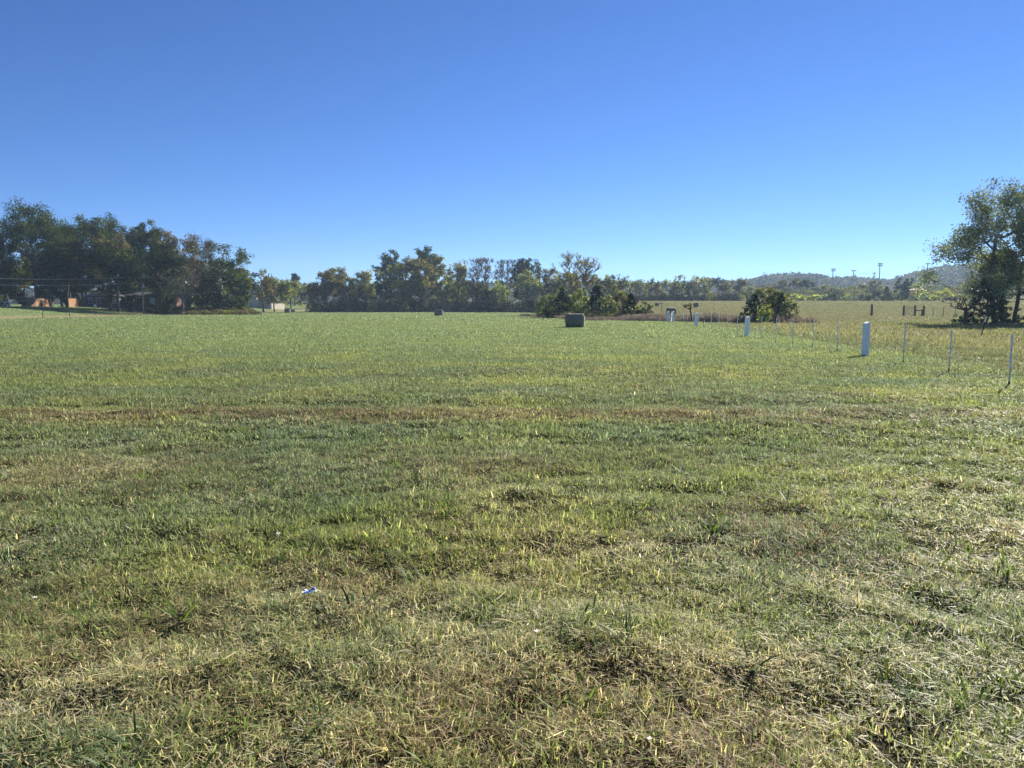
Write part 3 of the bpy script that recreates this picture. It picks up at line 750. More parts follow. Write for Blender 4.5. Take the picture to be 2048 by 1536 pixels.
tree('juniper_tree', 'rounded dark bush at the field crest right of the wire fence', 'bush', 1751, 262, 583, 9, pal='cedar', crown=.03, dens=1.4, natt=90)
G = 'bushes along the top of the right field'
for px, top, hw, pal, lab in [(1598, 588, 12, 'yellow', 'yellow bush at the left end of the right field top'), (1622, 590, 14, 'lime', 'lime yellow bush on the right field top'), (1645, 589, 11, 'grey', 'grey green bush beside the lime yellow one'),
                              (1665, 586, 13, 'dark', 'dark bush amid the right field top'), (1692, 592, 10, 'pale', 'pale bush before the old wire fence'), (1716, 593, 10, 'grey', 'grey bush right of the old wire fence'), (1730, 590, 11, 'dark', 'dark low bush left of the rounded dark one'),
                              (1783, 592, 10, 'dark', 'dark scrub at the foot of the junipers'), (1832, 592, 16, 'grey', 'grey green scrub left of the lime bush by the road'), (1858, 594, 13, 'dark', 'dark scrub touching the lime bush'), (1908, 591, 18, 'mauve', 'dull brown scrub right of the lime bush')]:
    tree('bush', lab, 'bush', px, 262, top, hw, G, pal=pal, pal2='olive', mix=.15, crown=.02, natt=80, lum=1.5)
tree('lime_bush', 'bright lime yellow bush by the road at the field top', 'bush', 1885, 255, 577, 16, pal='lime', crown=.1, dens=.9, natt=110, lum=1.5)

# tall trees at the right ----------------------------------------------------------
G = 'tall trees at the right edge'
tree('poplar_tree', 'tall airy grey green tree standing out against the sky', 'tree', 1992, 76, 366, 120, G, style='clumps', pal='grey', pal2='grey', mix=.3, crown=.18, dens=.55, natt=420, fork=.5, bark='greybark', leaf=.15, lum=1.35)
tree('poplar_tree', 'tall leafy tree cut off by the right picture edge', 'tree', 2066, 78, 384, 84, G, style='clumps', pal='grey', pal2='brown', mix=.1, crown=.2, dens=.5, natt=320, fork=.5, bark='greybark', leaf=.15, lum=1.35)
tree('cedar_tree', 'dark drooping cedar at the foot of the airy tree', 'cedar', 1972, 74, 556, 50, G, pal='cedar', style='cone', crown=.04, conif=True, dens=1.3, natt=260, leaf=.14, lum=1.5)
tree('slim_tree', 'slim twin trunked tree right of the drooping cedar', 'tree', 2003, 75, 505, 36, G, pal='grey', crown=.42, dens=.5, natt=160, leaf=.15)
tree('slim_tree', 'slim dark trunked tree beside the twin trunked one', 'tree', 2030, 76, 480, 40, G, pal='grey', pal2='dark', mix=.3, crown=.35, dens=.6, natt=160, leaf=.15)
tree('dead_tree', 'little dead tree with twisted drooping branches', 'tree', 1930, 70, 592, 30, pal='brown', bare=True, dens=.04, crown=.55, natt=46, style='vase', r0=.14)
tree('dead_sapling', 'dead hooked sapling standing in the weeds', 'tree', 1383, 84, 607, 9, pal='brown', bare=True, dens=.10, crown=.7, natt=18, style='vase', r0=.08, lean=-.35)

# ------------------------------------------------------------------ undergrowth, hill and its forest
def mound_stuff(name, spots, per, size, pals, label, cat, seed):
    rng = np.random.default_rng(seed); P, C = [], []
    for (x, y, rx, h) in spots:
        n = per; d = rng.normal(0, 1, (n, 3)); d /= np.linalg.norm(d, axis=1)[:, None]; d[:, 2] = np.abs(d[:, 2])
        r = rng.uniform(.5, 1, (n, 1)) ** .5
        p = d * r * [rx, rx, h]; p[:, 0] += x; p[:, 1] += y; p[:, 2] += T(p[:, 0], p[:, 1])
        c = np.array(PAL[pals[int(rng.integers(len(pals)))]][int(rng.integers(2))]) * math.exp(rng.normal(0, .25))
        P.append(p); C.append(c * np.exp(rng.normal(0, .25, (n, 1))))
    V, Fc, Cc = leaf_quads(rng, np.concatenate(P), size, np.concatenate(C), .2)
    o = link_mesh(name, fast_mesh(name, V, Fc, Cc), M['leaf'])
    return tag(o, label, cat, kind='stuff')
rng = np.random.default_rng(3)
sp = []
for px in np.arange(628, 1240, 4.5):
    Y = np.interp(px, [628, 1050, 1100, 1240], [238, 232, 190, 170]) + rng.uniform(-3, 10); g = ground(px + rng.uniform(-2, 2), Y)
    sp.append((g[0], g[1], rng.uniform(1.5, 3), rng.uniform(1.5, 4.5)))
for px in np.arange(1205, 1495, 4.5):
    g = ground(px, 268 + rng.uniform(-2, 8)); sp.append((g[0], g[1], rng.uniform(1.5, 2.6), rng.uniform(1.0, 3.6)))
mound_stuff('undergrowth', sp, 420, .34, ['dark', 'dark', 'brown', 'mauve', 'olive', 'dark'], 'dark shaded undergrowth along the foot of the wood', 'undergrowth', 41)
sp = []
for px in np.arange(300, 500, 4):
    g = ground(px + rng.uniform(-2, 2), 170 + rng.uniform(-3, 6)); sp.append((g[0], g[1], rng.uniform(1.2, 2.2), rng.uniform(.8, 2.4)))
mound_stuff('thicket_undergrowth', sp, 380, .26, ['dark', 'olive', 'dark', 'brown'], 'dark brambly undergrowth under the right part of the grove', 'undergrowth', 42)
sp = []
for px in np.arange(345, 512, 2.6):
    g = ground(px + rng.uniform(-2, 2), 160 + rng.uniform(-3, 4)); sp.append((g[0], g[1], rng.uniform(.8, 1.6), rng.uniform(.35, 1.2)))
mound_stuff('brush_pile', sp, 200, .2, ['mauve', 'brown', 'mauve', 'olive'], 'grey brown dry brush at the field edge below the grove', 'brush', 43)
sp = []
for px in np.arange(1480, 1960, 3.2):
    g = ground(px, 285 + rng.uniform(-6, 60)); sp.append((g[0], g[1], rng.uniform(2, 4), rng.uniform(1.5, 4.5)))
mound_stuff('scrub', sp, 300, .42, ['grey', 'pale', 'olive', 'dark', 'brown'], 'mixed green scrub behind the crest of the right field', 'scrub', 44)
sp = []
for px in np.arange(1075, 1300, 3.5):
    x = (px - 1024) / F * 95; x = (px - 1024) / F * (float(ditch_y(x)) + 8); y = float(ditch_y(x)) + 9 + rng.uniform(-2, 6)
    sp.append((x, y, rng.uniform(.7, 1.5), rng.uniform(.5, 1.5)))
mound_stuff('low_brush', sp, 190, .17, ['brown', 'grey', 'olive', 'mauve', 'dark'], 'low mixed brush round the feet of the cedars', 'brush', 45)

HPX = [-600, 300, 850, 920, 1010, 1120, 1190, 1320, 1480, 1525, 1575, 1625, 1665, 1705, 1745, 1775, 1800, 1830, 1870, 1920, 2048, 2300, 2700]
HPY = [575, 570, 566, 562, 559, 562, 557, 562, 558, 549, 544, 547, 553, 551, 556, 557, 549, 541, 532, 527, 522, 530, 545]
def hill_z(x, y):
    px = 1024 + F * x / y
    py = np.interp(px, HPX, HPY) + 20
    top = (613 - py) / F * 920 + 1.7
    return -3 + (top + 3) * ss(480, 900, y)
def build_hill():
    r = np.linspace(-1.25, 1.25, 240); ys = np.linspace(470, 1280, 36)
    Rr, Y = np.meshgrid(r, ys); x = (Rr * Y).ravel(); y = Y.ravel()
    V = np.stack([x, y, hill_z(x, np.minimum(y, 920) * 0 + y)], 1)
    i = np.arange(len(x)).reshape(len(ys), len(r))
    Fc = np.stack([i[:-1, :-1], i[:-1, 1:], i[1:, 1:], i[1:, :-1]], -1).reshape(-1, 4)
    o = link_mesh('hills', fast_mesh('hills', V, Fc, smooth=True), solid('hill_mat', (.05, .055, .03), (.07, .06, .04), .05, .95))
    tag(o, 'long low wooded ridge behind the fields', 'hills', kind='structure')
    rng = np.random.default_rng(77); n = 4300
    rr = np.where(rng.random(n) < .62, rng.uniform(.27, .85, n), rng.uniform(-1.0, .3, n)); y = 480 + 440 * np.sqrt(rng.random(n)); x = rr * y
    h = rng.uniform(6, 11, n); w = rng.uniform(3.2, 6.0, n); z = hill_z(x, y)
    k = 24
    d = rng.normal(0, 1, (n, k, 3)); d /= np.linalg.norm(d, axis=2)[..., None]
    p = d * rng.uniform(.6, 1, (n, k, 1)) * np.stack([w, w, h * .5], 1)[:, None] + np.stack([x, y, z + h * .5], 1)[:, None]
    names = ['oak', 'oak', 'mauve', 'olive', 'dark', 'dark', 'brown']
    pal = np.array([PAL[q][0] for q in names])[rng.integers(0, len(names), n)] * np.exp(rng.normal(0, .2, (n, 1)))
    c = .55 * np.repeat(pal[:, None], k, 1) * np.exp(rng.normal(0, .2, (n, k, 1)))
    V, Fc, C = leaf_quads(rng, p.reshape(-1, 3), 2.5, c.reshape(-1, 3), .3)
    o = link_mesh('forest', fast_mesh('forest', V, Fc, C), M['leaf'])
    tag(o, 'hazy autumn forest covering the far ridge', 'forest', kind='stuff')
build_hill()

# ------------------------------------------------------------------ hay bales
def bale_mesh(Lx, Rr, seed, sag=.06):
    rng = np.random.default_rng(seed); nu, nv = 46, 22
    prof = []                       # radius along the axis, with rounded shoulders
    for j in range(nv + 1):
        t = -1 + 2 * j / nv
        prof.append((t * Lx / 2, Rr * (1 - .16 * abs(t) ** 9)))
    V, Fc = [], []
    ph = rng.random(6) * 6.28
    for j, (x, r) in enumerate(prof):
        for i in range(nu):
            a = 2 * math.pi * i / nu
            rr = r * (1 + .012 * math.sin(3 * a + ph[0]) + .010 * math.sin(7 * a + ph[1] + x * 2)) + .012 * math.sin(x * 23 + ph[2]) + rng.normal(0, .006)
            z = rr * math.sin(a); z = max(z, -Rr * (1 - sag) - .02)
            V.append((x, rr * math.cos(a) * (1 + .03 * (z < 0)), z + Rr * (1 - sag)))
    for j in range(nv):
        for i in range(nu):
            Fc.append((j * nu + i, j * nu + (i + 1) % nu, (j + 1) * nu + (i + 1) % nu, (j + 1) * nu + i))
    for s, j in ((-1, 0), (1, nv)):   # slightly domed wound ends
        prev = [j * nu + i for i in range(nu)]
        for q, f in enumerate((.8, .55, .3, .1)):
            st = len(V)
            for i in range(nu):
                v = V[j * nu + i]; cz = Rr * (1 - sag)
                V.append((v[0] + s * (.03 + .02 * q) + rng.normal(0, .008), v[1] * f, cz + (v[2] - cz) * f))
            cur = [st + i for i in range(nu)]
            for i in range(nu):
                f4 = (prev[i], cur[i], cur[(i + 1) % nu], prev[(i + 1) % nu])
                Fc.append(f4 if s > 0 else f4[::-1])
            prev = cur
        Fc.append(tuple(prev) if s > 0 else tuple(prev[::-1]))
    me = bpy.data.meshes.new('hay_bale'); me.from_pydata(V, [], Fc); me.update()
    for p in me.polygons: p.use_smooth = True
    return me
def bale_material():
    m, nt, out = new_mat('bale_mat'); L = nt.links.new
    b = nt.nodes.new('ShaderNodeBsdfPrincipled'); b.inputs['Roughness'].default_value = .85; b.inputs['Specular IOR Level'].default_value = .2
    tc = nt.nodes.new('ShaderNodeTexCoord'); mp = nt.nodes.new('ShaderNodeMapping'); mp.inputs['Scale'].default_value = (16, 2, 2)
    n1 = nt.nodes.new('ShaderNodeTexNoise'); n1.inputs['Scale'].default_value = 2.2; n1.inputs['Detail'].default_value = 8; n1.inputs['Roughness'].default_value = .75
    L(tc.outputs['Object'], mp.inputs['Vector']); L(mp.outputs[0], n1.inputs['Vector'])
    rp = nt.nodes.new('ShaderNodeValToRGB'); e = rp.color_ramp.elements
    e[0].position = .3; e[0].color = (.105, .10, .07, 1); e[1].position = .7; e[1].color = (.30, .275, .19, 1)
    L(n1.outputs['Fac'], rp.inputs['Fac']); L(rp.outputs[0], b.inputs['Base Color'])
    bp = nt.nodes.new('ShaderNodeBump'); bp.inputs['Strength'].default_value = .8; bp.inputs['Distance'].default_value = .04
    L(n1.outputs['Fac'], bp.inputs['Height']); L(bp.outputs[0], b.inputs['Normal']); L(b.outputs[0], out.inputs['Surface'])
    return m
BM = bale_material()
def bale(label, px, Y, wpx, hpx, rz, seed):
    g = ground(px, Y); o = link_mesh('hay_bale', bale_mesh(wpx / F * Y * .96, hpx / F * Y / 1.94, seed), BM)
    o.location = (g[0], g[1], g[2] - .03); o.rotation_euler = (0, 0, rz)
    return tag(o, label, 'hay bale', 'round hay bales left in the fields')
g0 = ground_at(1150, 655)
bale('nearest and largest round bale, dark with a sunlit top', 1150, g0[1] + .7, 37, 28, rad(-5), 1)
bale('small round bale before the tall middle wood', 878, 142, 17, 12.2, rad(-6), 2)
bale('dark bale end before the beige building', 575, 205, 11, 8.5, rad(4), 3)
bale('paler bale just behind the dark bale end', 584, 214, 10, 8.5, rad(40), 4)
bale('dark upright looking bale behind the white post pair', 1342, 112, 17.5, 20, rad(3), 5)
bale('tiny dark bale under the far wood edge', 1314, 178, 7.5, 6.5, rad(10), 6)
bale('sunlit topped bale far off in the right field', 1392, 160, 10, 8.5, rad(-15), 7)
bale('dark low bale on the crest of the right field', 1752, 232, 7, 5, rad(10), 8)

# ------------------------------------------------------------------ posts of the fence line
def white_post(label, px, base, top, wpx, seed, face=.55):
    g = ground_at(px, base); H = at_depth(px, top, g[1])[2] - g[2]; w = wpx / F * g[1]
    rng = random.Random(seed); a = w * .40; b = w * .40
    e = empty('white_post', g, face)
    tag(e, label, 'post', 'white wooden posts along the pasture line')
    v = []; n = 5
    for k in range(n + 1):
        t = k / n; s = 1.0 - .06 * t
        jit = lambda: rng.uniform(-.006, .006)
        for sx, sy in ((-1, -1), (1, -1), (1, 1), (-1, 1)):
            z = -.2 if k == 0 else H * t + (0 if k < n else (.035 * sx * w / .25))
            v.append((sx * a * s + jit(), sy * b * s + jit(), z))
    f = []
    for k in range(n):
        for i in range(4): f.append((4*k + i, 4*k + (i+1) % 4, 4*k + 4 + (i+1) % 4, 4*k + 4 + i))
    f += [(3, 2, 1, 0), (4*n, 4*n+1, 4*n+2, 4*n+3)]
    m = MB(); m.add(v, f); m.build('timber', M['white'], e, bevel=.012)
    c = MB()                        # weathered strip nailed on the far face and a skirt of soil
    c.box(a * .97, a * 1.12, -b * .3, b * .25, .1, H * .94); c.build('batten', M['bare'], e)
    return e
white_post('nearest white post with flaking paint and a slanted top', 1730, 712, 645, 13.5, 1)
white_post('middle white post, second from the viewer', 1494, 672, 633.5, 9.5, 2)
white_post('third white post, in front of the dead hooked sapling', 1392.5, 651.8, 625.5, 6.6, 3)
def white_pair():
    g = ground_at(1341, 643.6); s = g[1] / F
    e = empty('white_gate_post', g, rad(8)); tag(e, 'pair of white posts joined by a rail near the dark bale', 'gate post')
    H = 20 * s
    for x, lean in ((-4.6 * s, -.05), (4.4 * s, .04)):
        m = MB(); w = 2.4 * s
        m.add([(x-w+lean*-1, -w, -.2), (x+w+lean*-1, -w, -.2), (x+w+lean*-1, w, -.2), (x-w+lean*-1, w, -.2), (x-w+lean, -w, H), (x+w+lean, -w, H+.05), (x+w+lean, w, H+.05), (x-w+lean, w, H)],
              [(0,3,2,1),(4,5,6,7),(0,1,5,4),(1,2,6,5),(2,3,7,6),(3,0,4,7)])
        m.build('post', M['white'], e, bevel=.01)
    m = MB(); m.box(-2.4 * s, 2.2 * s, -1.0 * s, 1.0 * s, H * .42, H * .55); m.build('rail', M['white'], e)
white_pair()

def ringed_tube(m, lean, H, r):
    prof = [(-.2, r)]
    for t in np.linspace(.36, .95, 6):
        z = H * t; prof += [(z - .014, r * .92), (z - .010, r * 1.7), (z + .010, r * 1.7), (z + .014, r * .92)]
    prof.append((H, r * .85)); n = 8; v, f = [], []
    for z, q in prof: v += [(lean * z / H + q * math.cos(6.2832 * k / n), q * math.sin(6.2832 * k / n), z) for k in range(n)]
    for i in range(len(prof) - 1): f += [(i*n+k, i*n+(k+1) % n, (i+1)*n+(k+1) % n, (i+1)*n+k) for k in range(n)]
    f += [tuple(range(n))[::-1], tuple((len(prof)-1)*n+k for k in range(n))]; m.add(v, f)

def thin_post(label, px, base, top, lean=0.0, hooks=True, r=None):
    g = ground_at(px, base); H = at_depth(px, top, g[1])[2] - g[2]
    e = empty('line_post', g, random.Random(int(px)).uniform(-.6, .6)); tag(e, label, 'post', 'thin white line posts of the pasture fence')
    m = MB(); r = r or .017
    ringed_tube(m, lean, H, r); m.build('shaft', M['plast'], e, smooth=True)
    f = MB(); f.tube([(-.002, 0, -.1), (0, 0, .09)], r * 1.35, 8); f.build('foot', M['black'], e)
    return e
TP = [(2018, 772, 668, -.0, 'nearest thin white line post at the right picture edge'), (1897.5, 745, 659, .03, 'thin white line post with a short shadow, second nearest'), (1806, 727, 648, .02, 'thin white line post just right of the nearest white post'),
      (1674, 703, 643, .02, 'thin line post just left of the nearest white post'), (1625, 694, 640, .02, 'second line post left of the nearest white post'), (1585, 688.5, 637.5, 0, 'third line post left of the nearest white post'), (1551, 685.5, 636, .02, 'line post below the old wooden post of the clump'),
      (1522, 677.5, 634, 0, 'line post just right of the middle white post'), (1474.5, 667, 629, 0, 'line post just left of the middle white post'), (1454.5, 662.5, 626, .01, 'second line post left of the middle white post'), (1437.5, 659.5, 625.5, 0, 'third line post left of the middle white post'),
      (1422, 656, 625, 0, 'second line post right of the third white post'), (1408.5, 653.8, 640, 0, 'short line post stub right of the third white post'), (1385, 648.5, 626, 0, 'line post left of the third white post'), (1375, 646.5, 626, 0, 'second line post left of the third white post'), (1366.5, 645.5, 625, 0, 'third line post left of the third white post')]
for px, b, t, ln, lab in TP: thin_post(lab, px, b, t, ln)

def leaning_post():
    g = ground_at(1962, 674); top = at_depth(1972.5, 634, g[1] + .15) - g
    e = empty('steel_post', g); tag(e, 'leaning black steel post with a white tip', 'post')
    d = np.array(top); m = MB(); m.tube([-.15 * d, .74 * d], .03, 6); m.build('shaft', M['black'], e)
    m = MB(); m.tube([.742 * d, .97 * d, d], .034, 6); m.build('tip', M['white'], e)
    m = MB(); m.tube([.97 * d, 1.03 * d], .055, 8); m.build('cap', M['roofwhite'], e)
leaning_post()

def wood_post(name, label, px, base, top, wpx, group=None, cap=None, mat='oldwood'):
    g = ground_at(px, base); H = at_depth(px, top, g[1])[2] - g[2]; r = wpx / F * g[1] / 2
    rng = random.Random(int(px)); m = MB()
    m.tube([(0, 0, -.3), (rng.uniform(-.02, .02), 0, H * .5), (rng.uniform(-.05, .05), 0, H)], r * 1.06, 9, r * .92)
    o = m.build(name, M[mat]); o.location = [float(c) for c in g]
    return tag(o, label, 'post', group)
wood_post('wooden_post', 'old brown wooden post standing in the ditch corner clump', 1550, 648, 612, 5.5)
wood_post('wooden_post', 'lone weathered wooden post on the rise left of the brace', 1743, 631.5, 608.5, 4.2)
wood_post('steel_stake', 'dark thin stake by the field of the third white post', 1407.5, 655, 643.5, .9, mat='black')
def crossed_post():
    g = ground_at(1323, 623.5); s = g[1] / F
    e = empty('crossed_post', g); tag(e, 'dark post with a crosspiece before the far wood edge', 'post')
    m = MB(); m.tube([(0, 0, -.3), (0, 0, 17.5 * s)], .55 * s, 8); m.build('shaft', M['oldwood'], e)
    m = MB(); m.box(-4.5 * s, 2.8 * s, -.3 * s, .3 * s, 16.2 * s, 17.4 * s); m.build('crosspiece', M['oldwood'], e)
crossed_post()
def brace():
    g = ground_at(1826, 631.2); s = g[1] / F
    e = empty('fence_brace', g); tag(e, 'timber brace of three posts with a wire panel and a rail', 'fence brace')
    for x, ln in ((-19, 0), (3.5, 0), (20.5, .6)):
        m = MB(); m.tube([(x * s, 0, -.3), ((x + ln) * s, 0, 20 * s)], 2.0 * s, 9, 1.8 * s); m.build('post', M['oldwood'], e)
    m = MB(); m.tube([(17.0 * s, .6 * s, -.3), (19.2 * s, .6 * s, 12 * s)], 1.5 * s, 8); m.build('strut', M['oldwood'], e)
    m = MB(); m.tube([(5.4 * s, 0, 10.6 * s), (18.7 * s, 0, 10.6 * s)], 1.1 * s, 8); m.build('rail', M['oldwood'], e)
    m = MB()
    for k in range(7): m.tube([(-17 * s, -.2 * s, (2 + 2.6 * k) * s), (1.6 * s, -.2 * s, (2 + 2.6 * k) * s)], .018, 4)
    for k in range(5): m.tube([((-15.5 + 4 * k) * s, -.25 * s, 1.5 * s), ((-15.5 + 4 * k) * s, -.25 * s, 18.4 * s)], .016, 4)
    m.build('wire_panel', M['steel'], e)
brace()
G = 'steel stakes right of the timber brace'
for px, lab in ((1865.5, 'steel stake nearest the timber brace'), (1886.5, 'second steel stake right of the timber brace'), (1910, 'third steel stake right of the timber brace'), (1932.5, 'steel stake behind the little dead tree')):
    wood_post('steel_stake', lab, px, 632.5, 614, 1.0, G, mat='black')
def strand():
    a, b = ground_at(1848, 631.5), ground_at(1960, 632); m = MB()
    for h in (.35, .75, 1.1): m.tube([a + [0, 0, h], (a + b) / 2 + [0, 0, h - .03], b + [0, 0, h]], .011, 4)
    tag(m.build('wire_strand', M['steel']), 'rusty wire strands strung from the timber brace to the stakes', 'wire')
strand()
G = 'dark stakes along the left verge'
for px, b, t, lab in ((86, 635.5, 623.5, 'tallest dark stake on the tan verge'), (139.5, 633.2, 622, 'middle dark stake on the left verge'), (189.5, 631.2, 620.5, 'farthest dark stake on the left verge')):
    wood_post('verge_stake', lab, px, b, t, 1.5, G, mat='black')

# ------------------------------------------------------------------ utility pole and its wires
def utility_pole(name, label, loc, H, full=True):
    e = empty(name, loc); tag(e, label, 'utility pole')
    m = MB(); m.tube([(0, 0, -.5), (0, 0, H)], .19, 10, .13); m.build('pole', M['polewood'], e, smooth=True)
    m = MB(); m.tube([(0, 0, H), (0, 0, H + .25)], .045, 8); m.build('insulator', M['steel'], e)
    if full:
        m = MB(); m.tube([(.33, -.1, H - 2.2), (.33, -.1, H - 1.35)], .2, 12); m.tube([(.33, -.1, H - 1.35), (.33, -.1, H - 1.3)], .22, 12); m.build('transformer', M['transformer'], e)
        m = MB(); m.box(.02, .2, -.16, -.04, H - 1.9, H - 1.8); m.build('bracket', M['steel'], e)
    return e
PG = ground(287.5, 162); PH = float(at_depth(287, 555, 162)[2] - PG[2])
utility_pole('utility_pole', 'wooden utility pole with a small transformer at the grove', PG, PH)
FAR = np.array([-121.0, 120.0, float(T(-121, 120))]); 
utility_pole('utility_pole', 'wooden utility pole beyond the left picture edge', FAR, 8.0, False)
def wire(label, a, b, sag):
    m = MB(); a, b = np.array(a), np.array(b); pts = []
    for i in range(25):
        t = i / 24; p = a + (b - a) * t; p = p - [0, 0, 4 * sag * t * (1 - t)]; pts.append(p)
    m.tube(pts, .022, 5); tag(m.build('overhead_wire', M['cable'], smooth=True), label, 'wire', 'overhead wires from the utility pole')
zt = PG[2] + PH; fz = FAR[2] + 8
wire('topmost overhead wire at the left', (PG[0], PG[1], zt + .2), (FAR[0], FAR[1], fz + .2), 1.9)
wire('middle overhead wire at the left', (PG[0], PG[1], zt - 1.0), (FAR[0], FAR[1], fz - 1.0), 1.9)
wire('lowest overhead wire running across the wooden fence', (PG[0], PG[1], zt - 2.6), (FAR[0], FAR[1], 3.0), 1.75)

# ------------------------------------------------------------------ wooden fences, rail fence, houses
def board_fence(label, a, b, H, low=None):
    """upright boards on two rails between two ground points; low=(t0, h) drops the last stretch"""
    a, b = np.array(a, float), np.array(b, float); L_ = np.linalg.norm((b - a)[:2]); rz = math.atan2(b[1] - a[1], b[0] - a[0])
    e = empty('wooden_fence', a, rz); tag(e, label, 'fence')
    m = MB(); n = int(L_ / .15); rng = random.Random(int(L_ * 100))
    for i in range(n):
        t = i / n; h = H * (low[1] if low and t > low[0] else 1) + rng.uniform(-.012, .012)
        z = float(b[2] - a[2]) * t
        m.box(i * L_ / n + .004, (i + 1) * L_ / n - .004, -.012 + rng.uniform(-.003, .003), .012, z - .05, z + h)
    m.build('board_panel', M['cedarboard'], e)
    m = MB()
    for z in (.3, H * .62): m.box(0, L_, .014, .06, z, z + .09)
    m.build('rail', M['cedarboard'], e)
    for k in range(int(L_ / 2.6) + 1):
        m = MB(); m.box(k * 2.55, k * 2.55 + .1, .062, .16, -.3, H * .8); m.build('post', M['cedarboard'], e)
def plan(px, Y, z=None):
    g = ground(px, Y); return g
board_fence('sunlit orange wooden fence run with a stepped down right end', plan(55, 170), plan(99, 182), 1.85, (.78, .84))
board_fence('shorter sunlit orange wooden fence run beside the grey house', plan(136, 168), plan(166, 177), 1.85)
def rail_fence():
    a = plan(-8, 172); e = empty('rail_fence', a, rad(10)); tag(e, 'low white rail fence in shade at the left edge', 'fence')
    for k in range(4):
        m = MB(); m.box(k * .9 - .05, k * .9 + .05, -.05, .05, -.2, 1.1); m.build('post', M['trim'], e)
    m = MB()
    for z in (.4, .85): m.box(-.1, 2.8, -.075, -.052, z, z + .12)
    m.build('rail', M['trim'], e)
rail_fence()

def window(parent, x, y, z0, z1, w, shutters=False, ax='x'):
    m = MB(); t = .07
    m.box(x - w/2 - t, x + w/2 + t, y - .05, y - .002, z1, z1 + t); m.box(x - w/2 - t, x + w/2 + t, y - .07, y - .002, z0 - t, z0)
    m.box(x - w/2 - t, x - w/2, y - .05, y - .002, z0, z1); m.box(x + w/2, x + w/2 + t, y - .05, y - .002, z0, z1)
    m.box(x - w/2, x + w/2, y - .04, y - .004, (z0+z1)/2 - .03, (z0+z1)/2 + .03)
    f = m.build('window', M['trim'], parent)
    p = MB(); p.box(x - w/2, x + w/2, y - .03, y - .006, z0, (z0+z1)/2 - .03); p.box(x - w/2, x + w/2, y - .03, y - .006, (z0+z1)/2 + .03, z1); p.build('pane', M['glass'], f)
    if shutters:
        for s in (-1, 1):
            q = MB(); xc = x + s * (w/2 + t + .22); q.box(xc - .2, xc + .2, y - .04, y - .002, z0 - .05, z1 + .05); q.build('shutter', M['black'], f)
def house(name, label, px0, px1, Y, eave, ridge, depth, wall, wins, rz=0.0, hip=1.8, doors=()):
    g = ground((px0 + px1) / 2, Y); s = Y / F; W = (px1 - px0) * s; H = float(at_depth(0, eave, Y)[2] - g[2]); RH = float(at_depth(0, ridge, Y)[2] - g[2])
    e = empty(name, g, rz); tag(e, label, 'house')
    m = MB(); m.box(-W/2, W/2, 0, depth, -.6, H); m.build('wall', M[wall], e)
    m = MB(); o = .45; z0 = H + .002
    v = [(-W/2-o, -o, z0), (W/2+o, -o, z0), (W/2+o, depth+o, z0), (-W/2-o, depth+o, z0), (-W/2-o, -o, z0+.16), (W/2+o, -o, z0+.16), (W/2+o, depth+o, z0+.16), (-W/2-o, depth+o, z0+.16),
         (-W/2+hip, depth/2, RH), (W/2-hip, depth/2, RH)]
    m.add(v, [(0,3,2,1),(0,1,5,4),(1,2,6,5),(2,3,7,6),(3,0,4,7),(4,5,9,8),(6,7,8,9),(5,6,9),(7,4,8)])
    r = m.build('roof', M['shingle'], e)
    m = MB(); m.box(W*.12, W*.12+.7, depth*.62, depth*.62+.6, H, RH+.7); m.build('chimney', M['brick'], r)
    for t in wins: window(e, -W/2 + t * W, 0, H * .42, H * .86, 1.0, True)
    for t in doors:
        d = MB(); x = -W/2 + t * W; d.box(x-.5, x+.5, -.05, -.002, 0, 2.05); dd = d.build('door', M['door'], e)
        k = MB(); k.tube([(x+.38, -.11, 1.0), (x+.38, -.052, 1.0)], .04, 8); k.build('handle', M['steel'], dd)
house('grey_house', 'grey sided house with shuttered windows in the grove shade', 166, 238, 178, 593.5, 584.5, 8.5, 'siding', (.22, .44, .86), doors=(.64,))
house('brick_house', 'long low dark brick house behind the utility pole', 241, 345, 181, 592, 583, 9, 'brick', (.12, .28, .62, .84), doors=(.45,))
def meter_box():
    g = ground(190.5, 158); m = MB(); m.tube([(0, 0, -.2), (0, 0, .95)], .05, 8); e = empty('mailbox', g); tag(e, 'small white mailbox in front of the grey house', 'mailbox')
    m.build('post', M['oldwood'], e); m = MB(); m.box(-.16, .16, -.28, .28, .952, 1.45); m.build('box', M['trim'], e, bevel=.06)
meter_box()

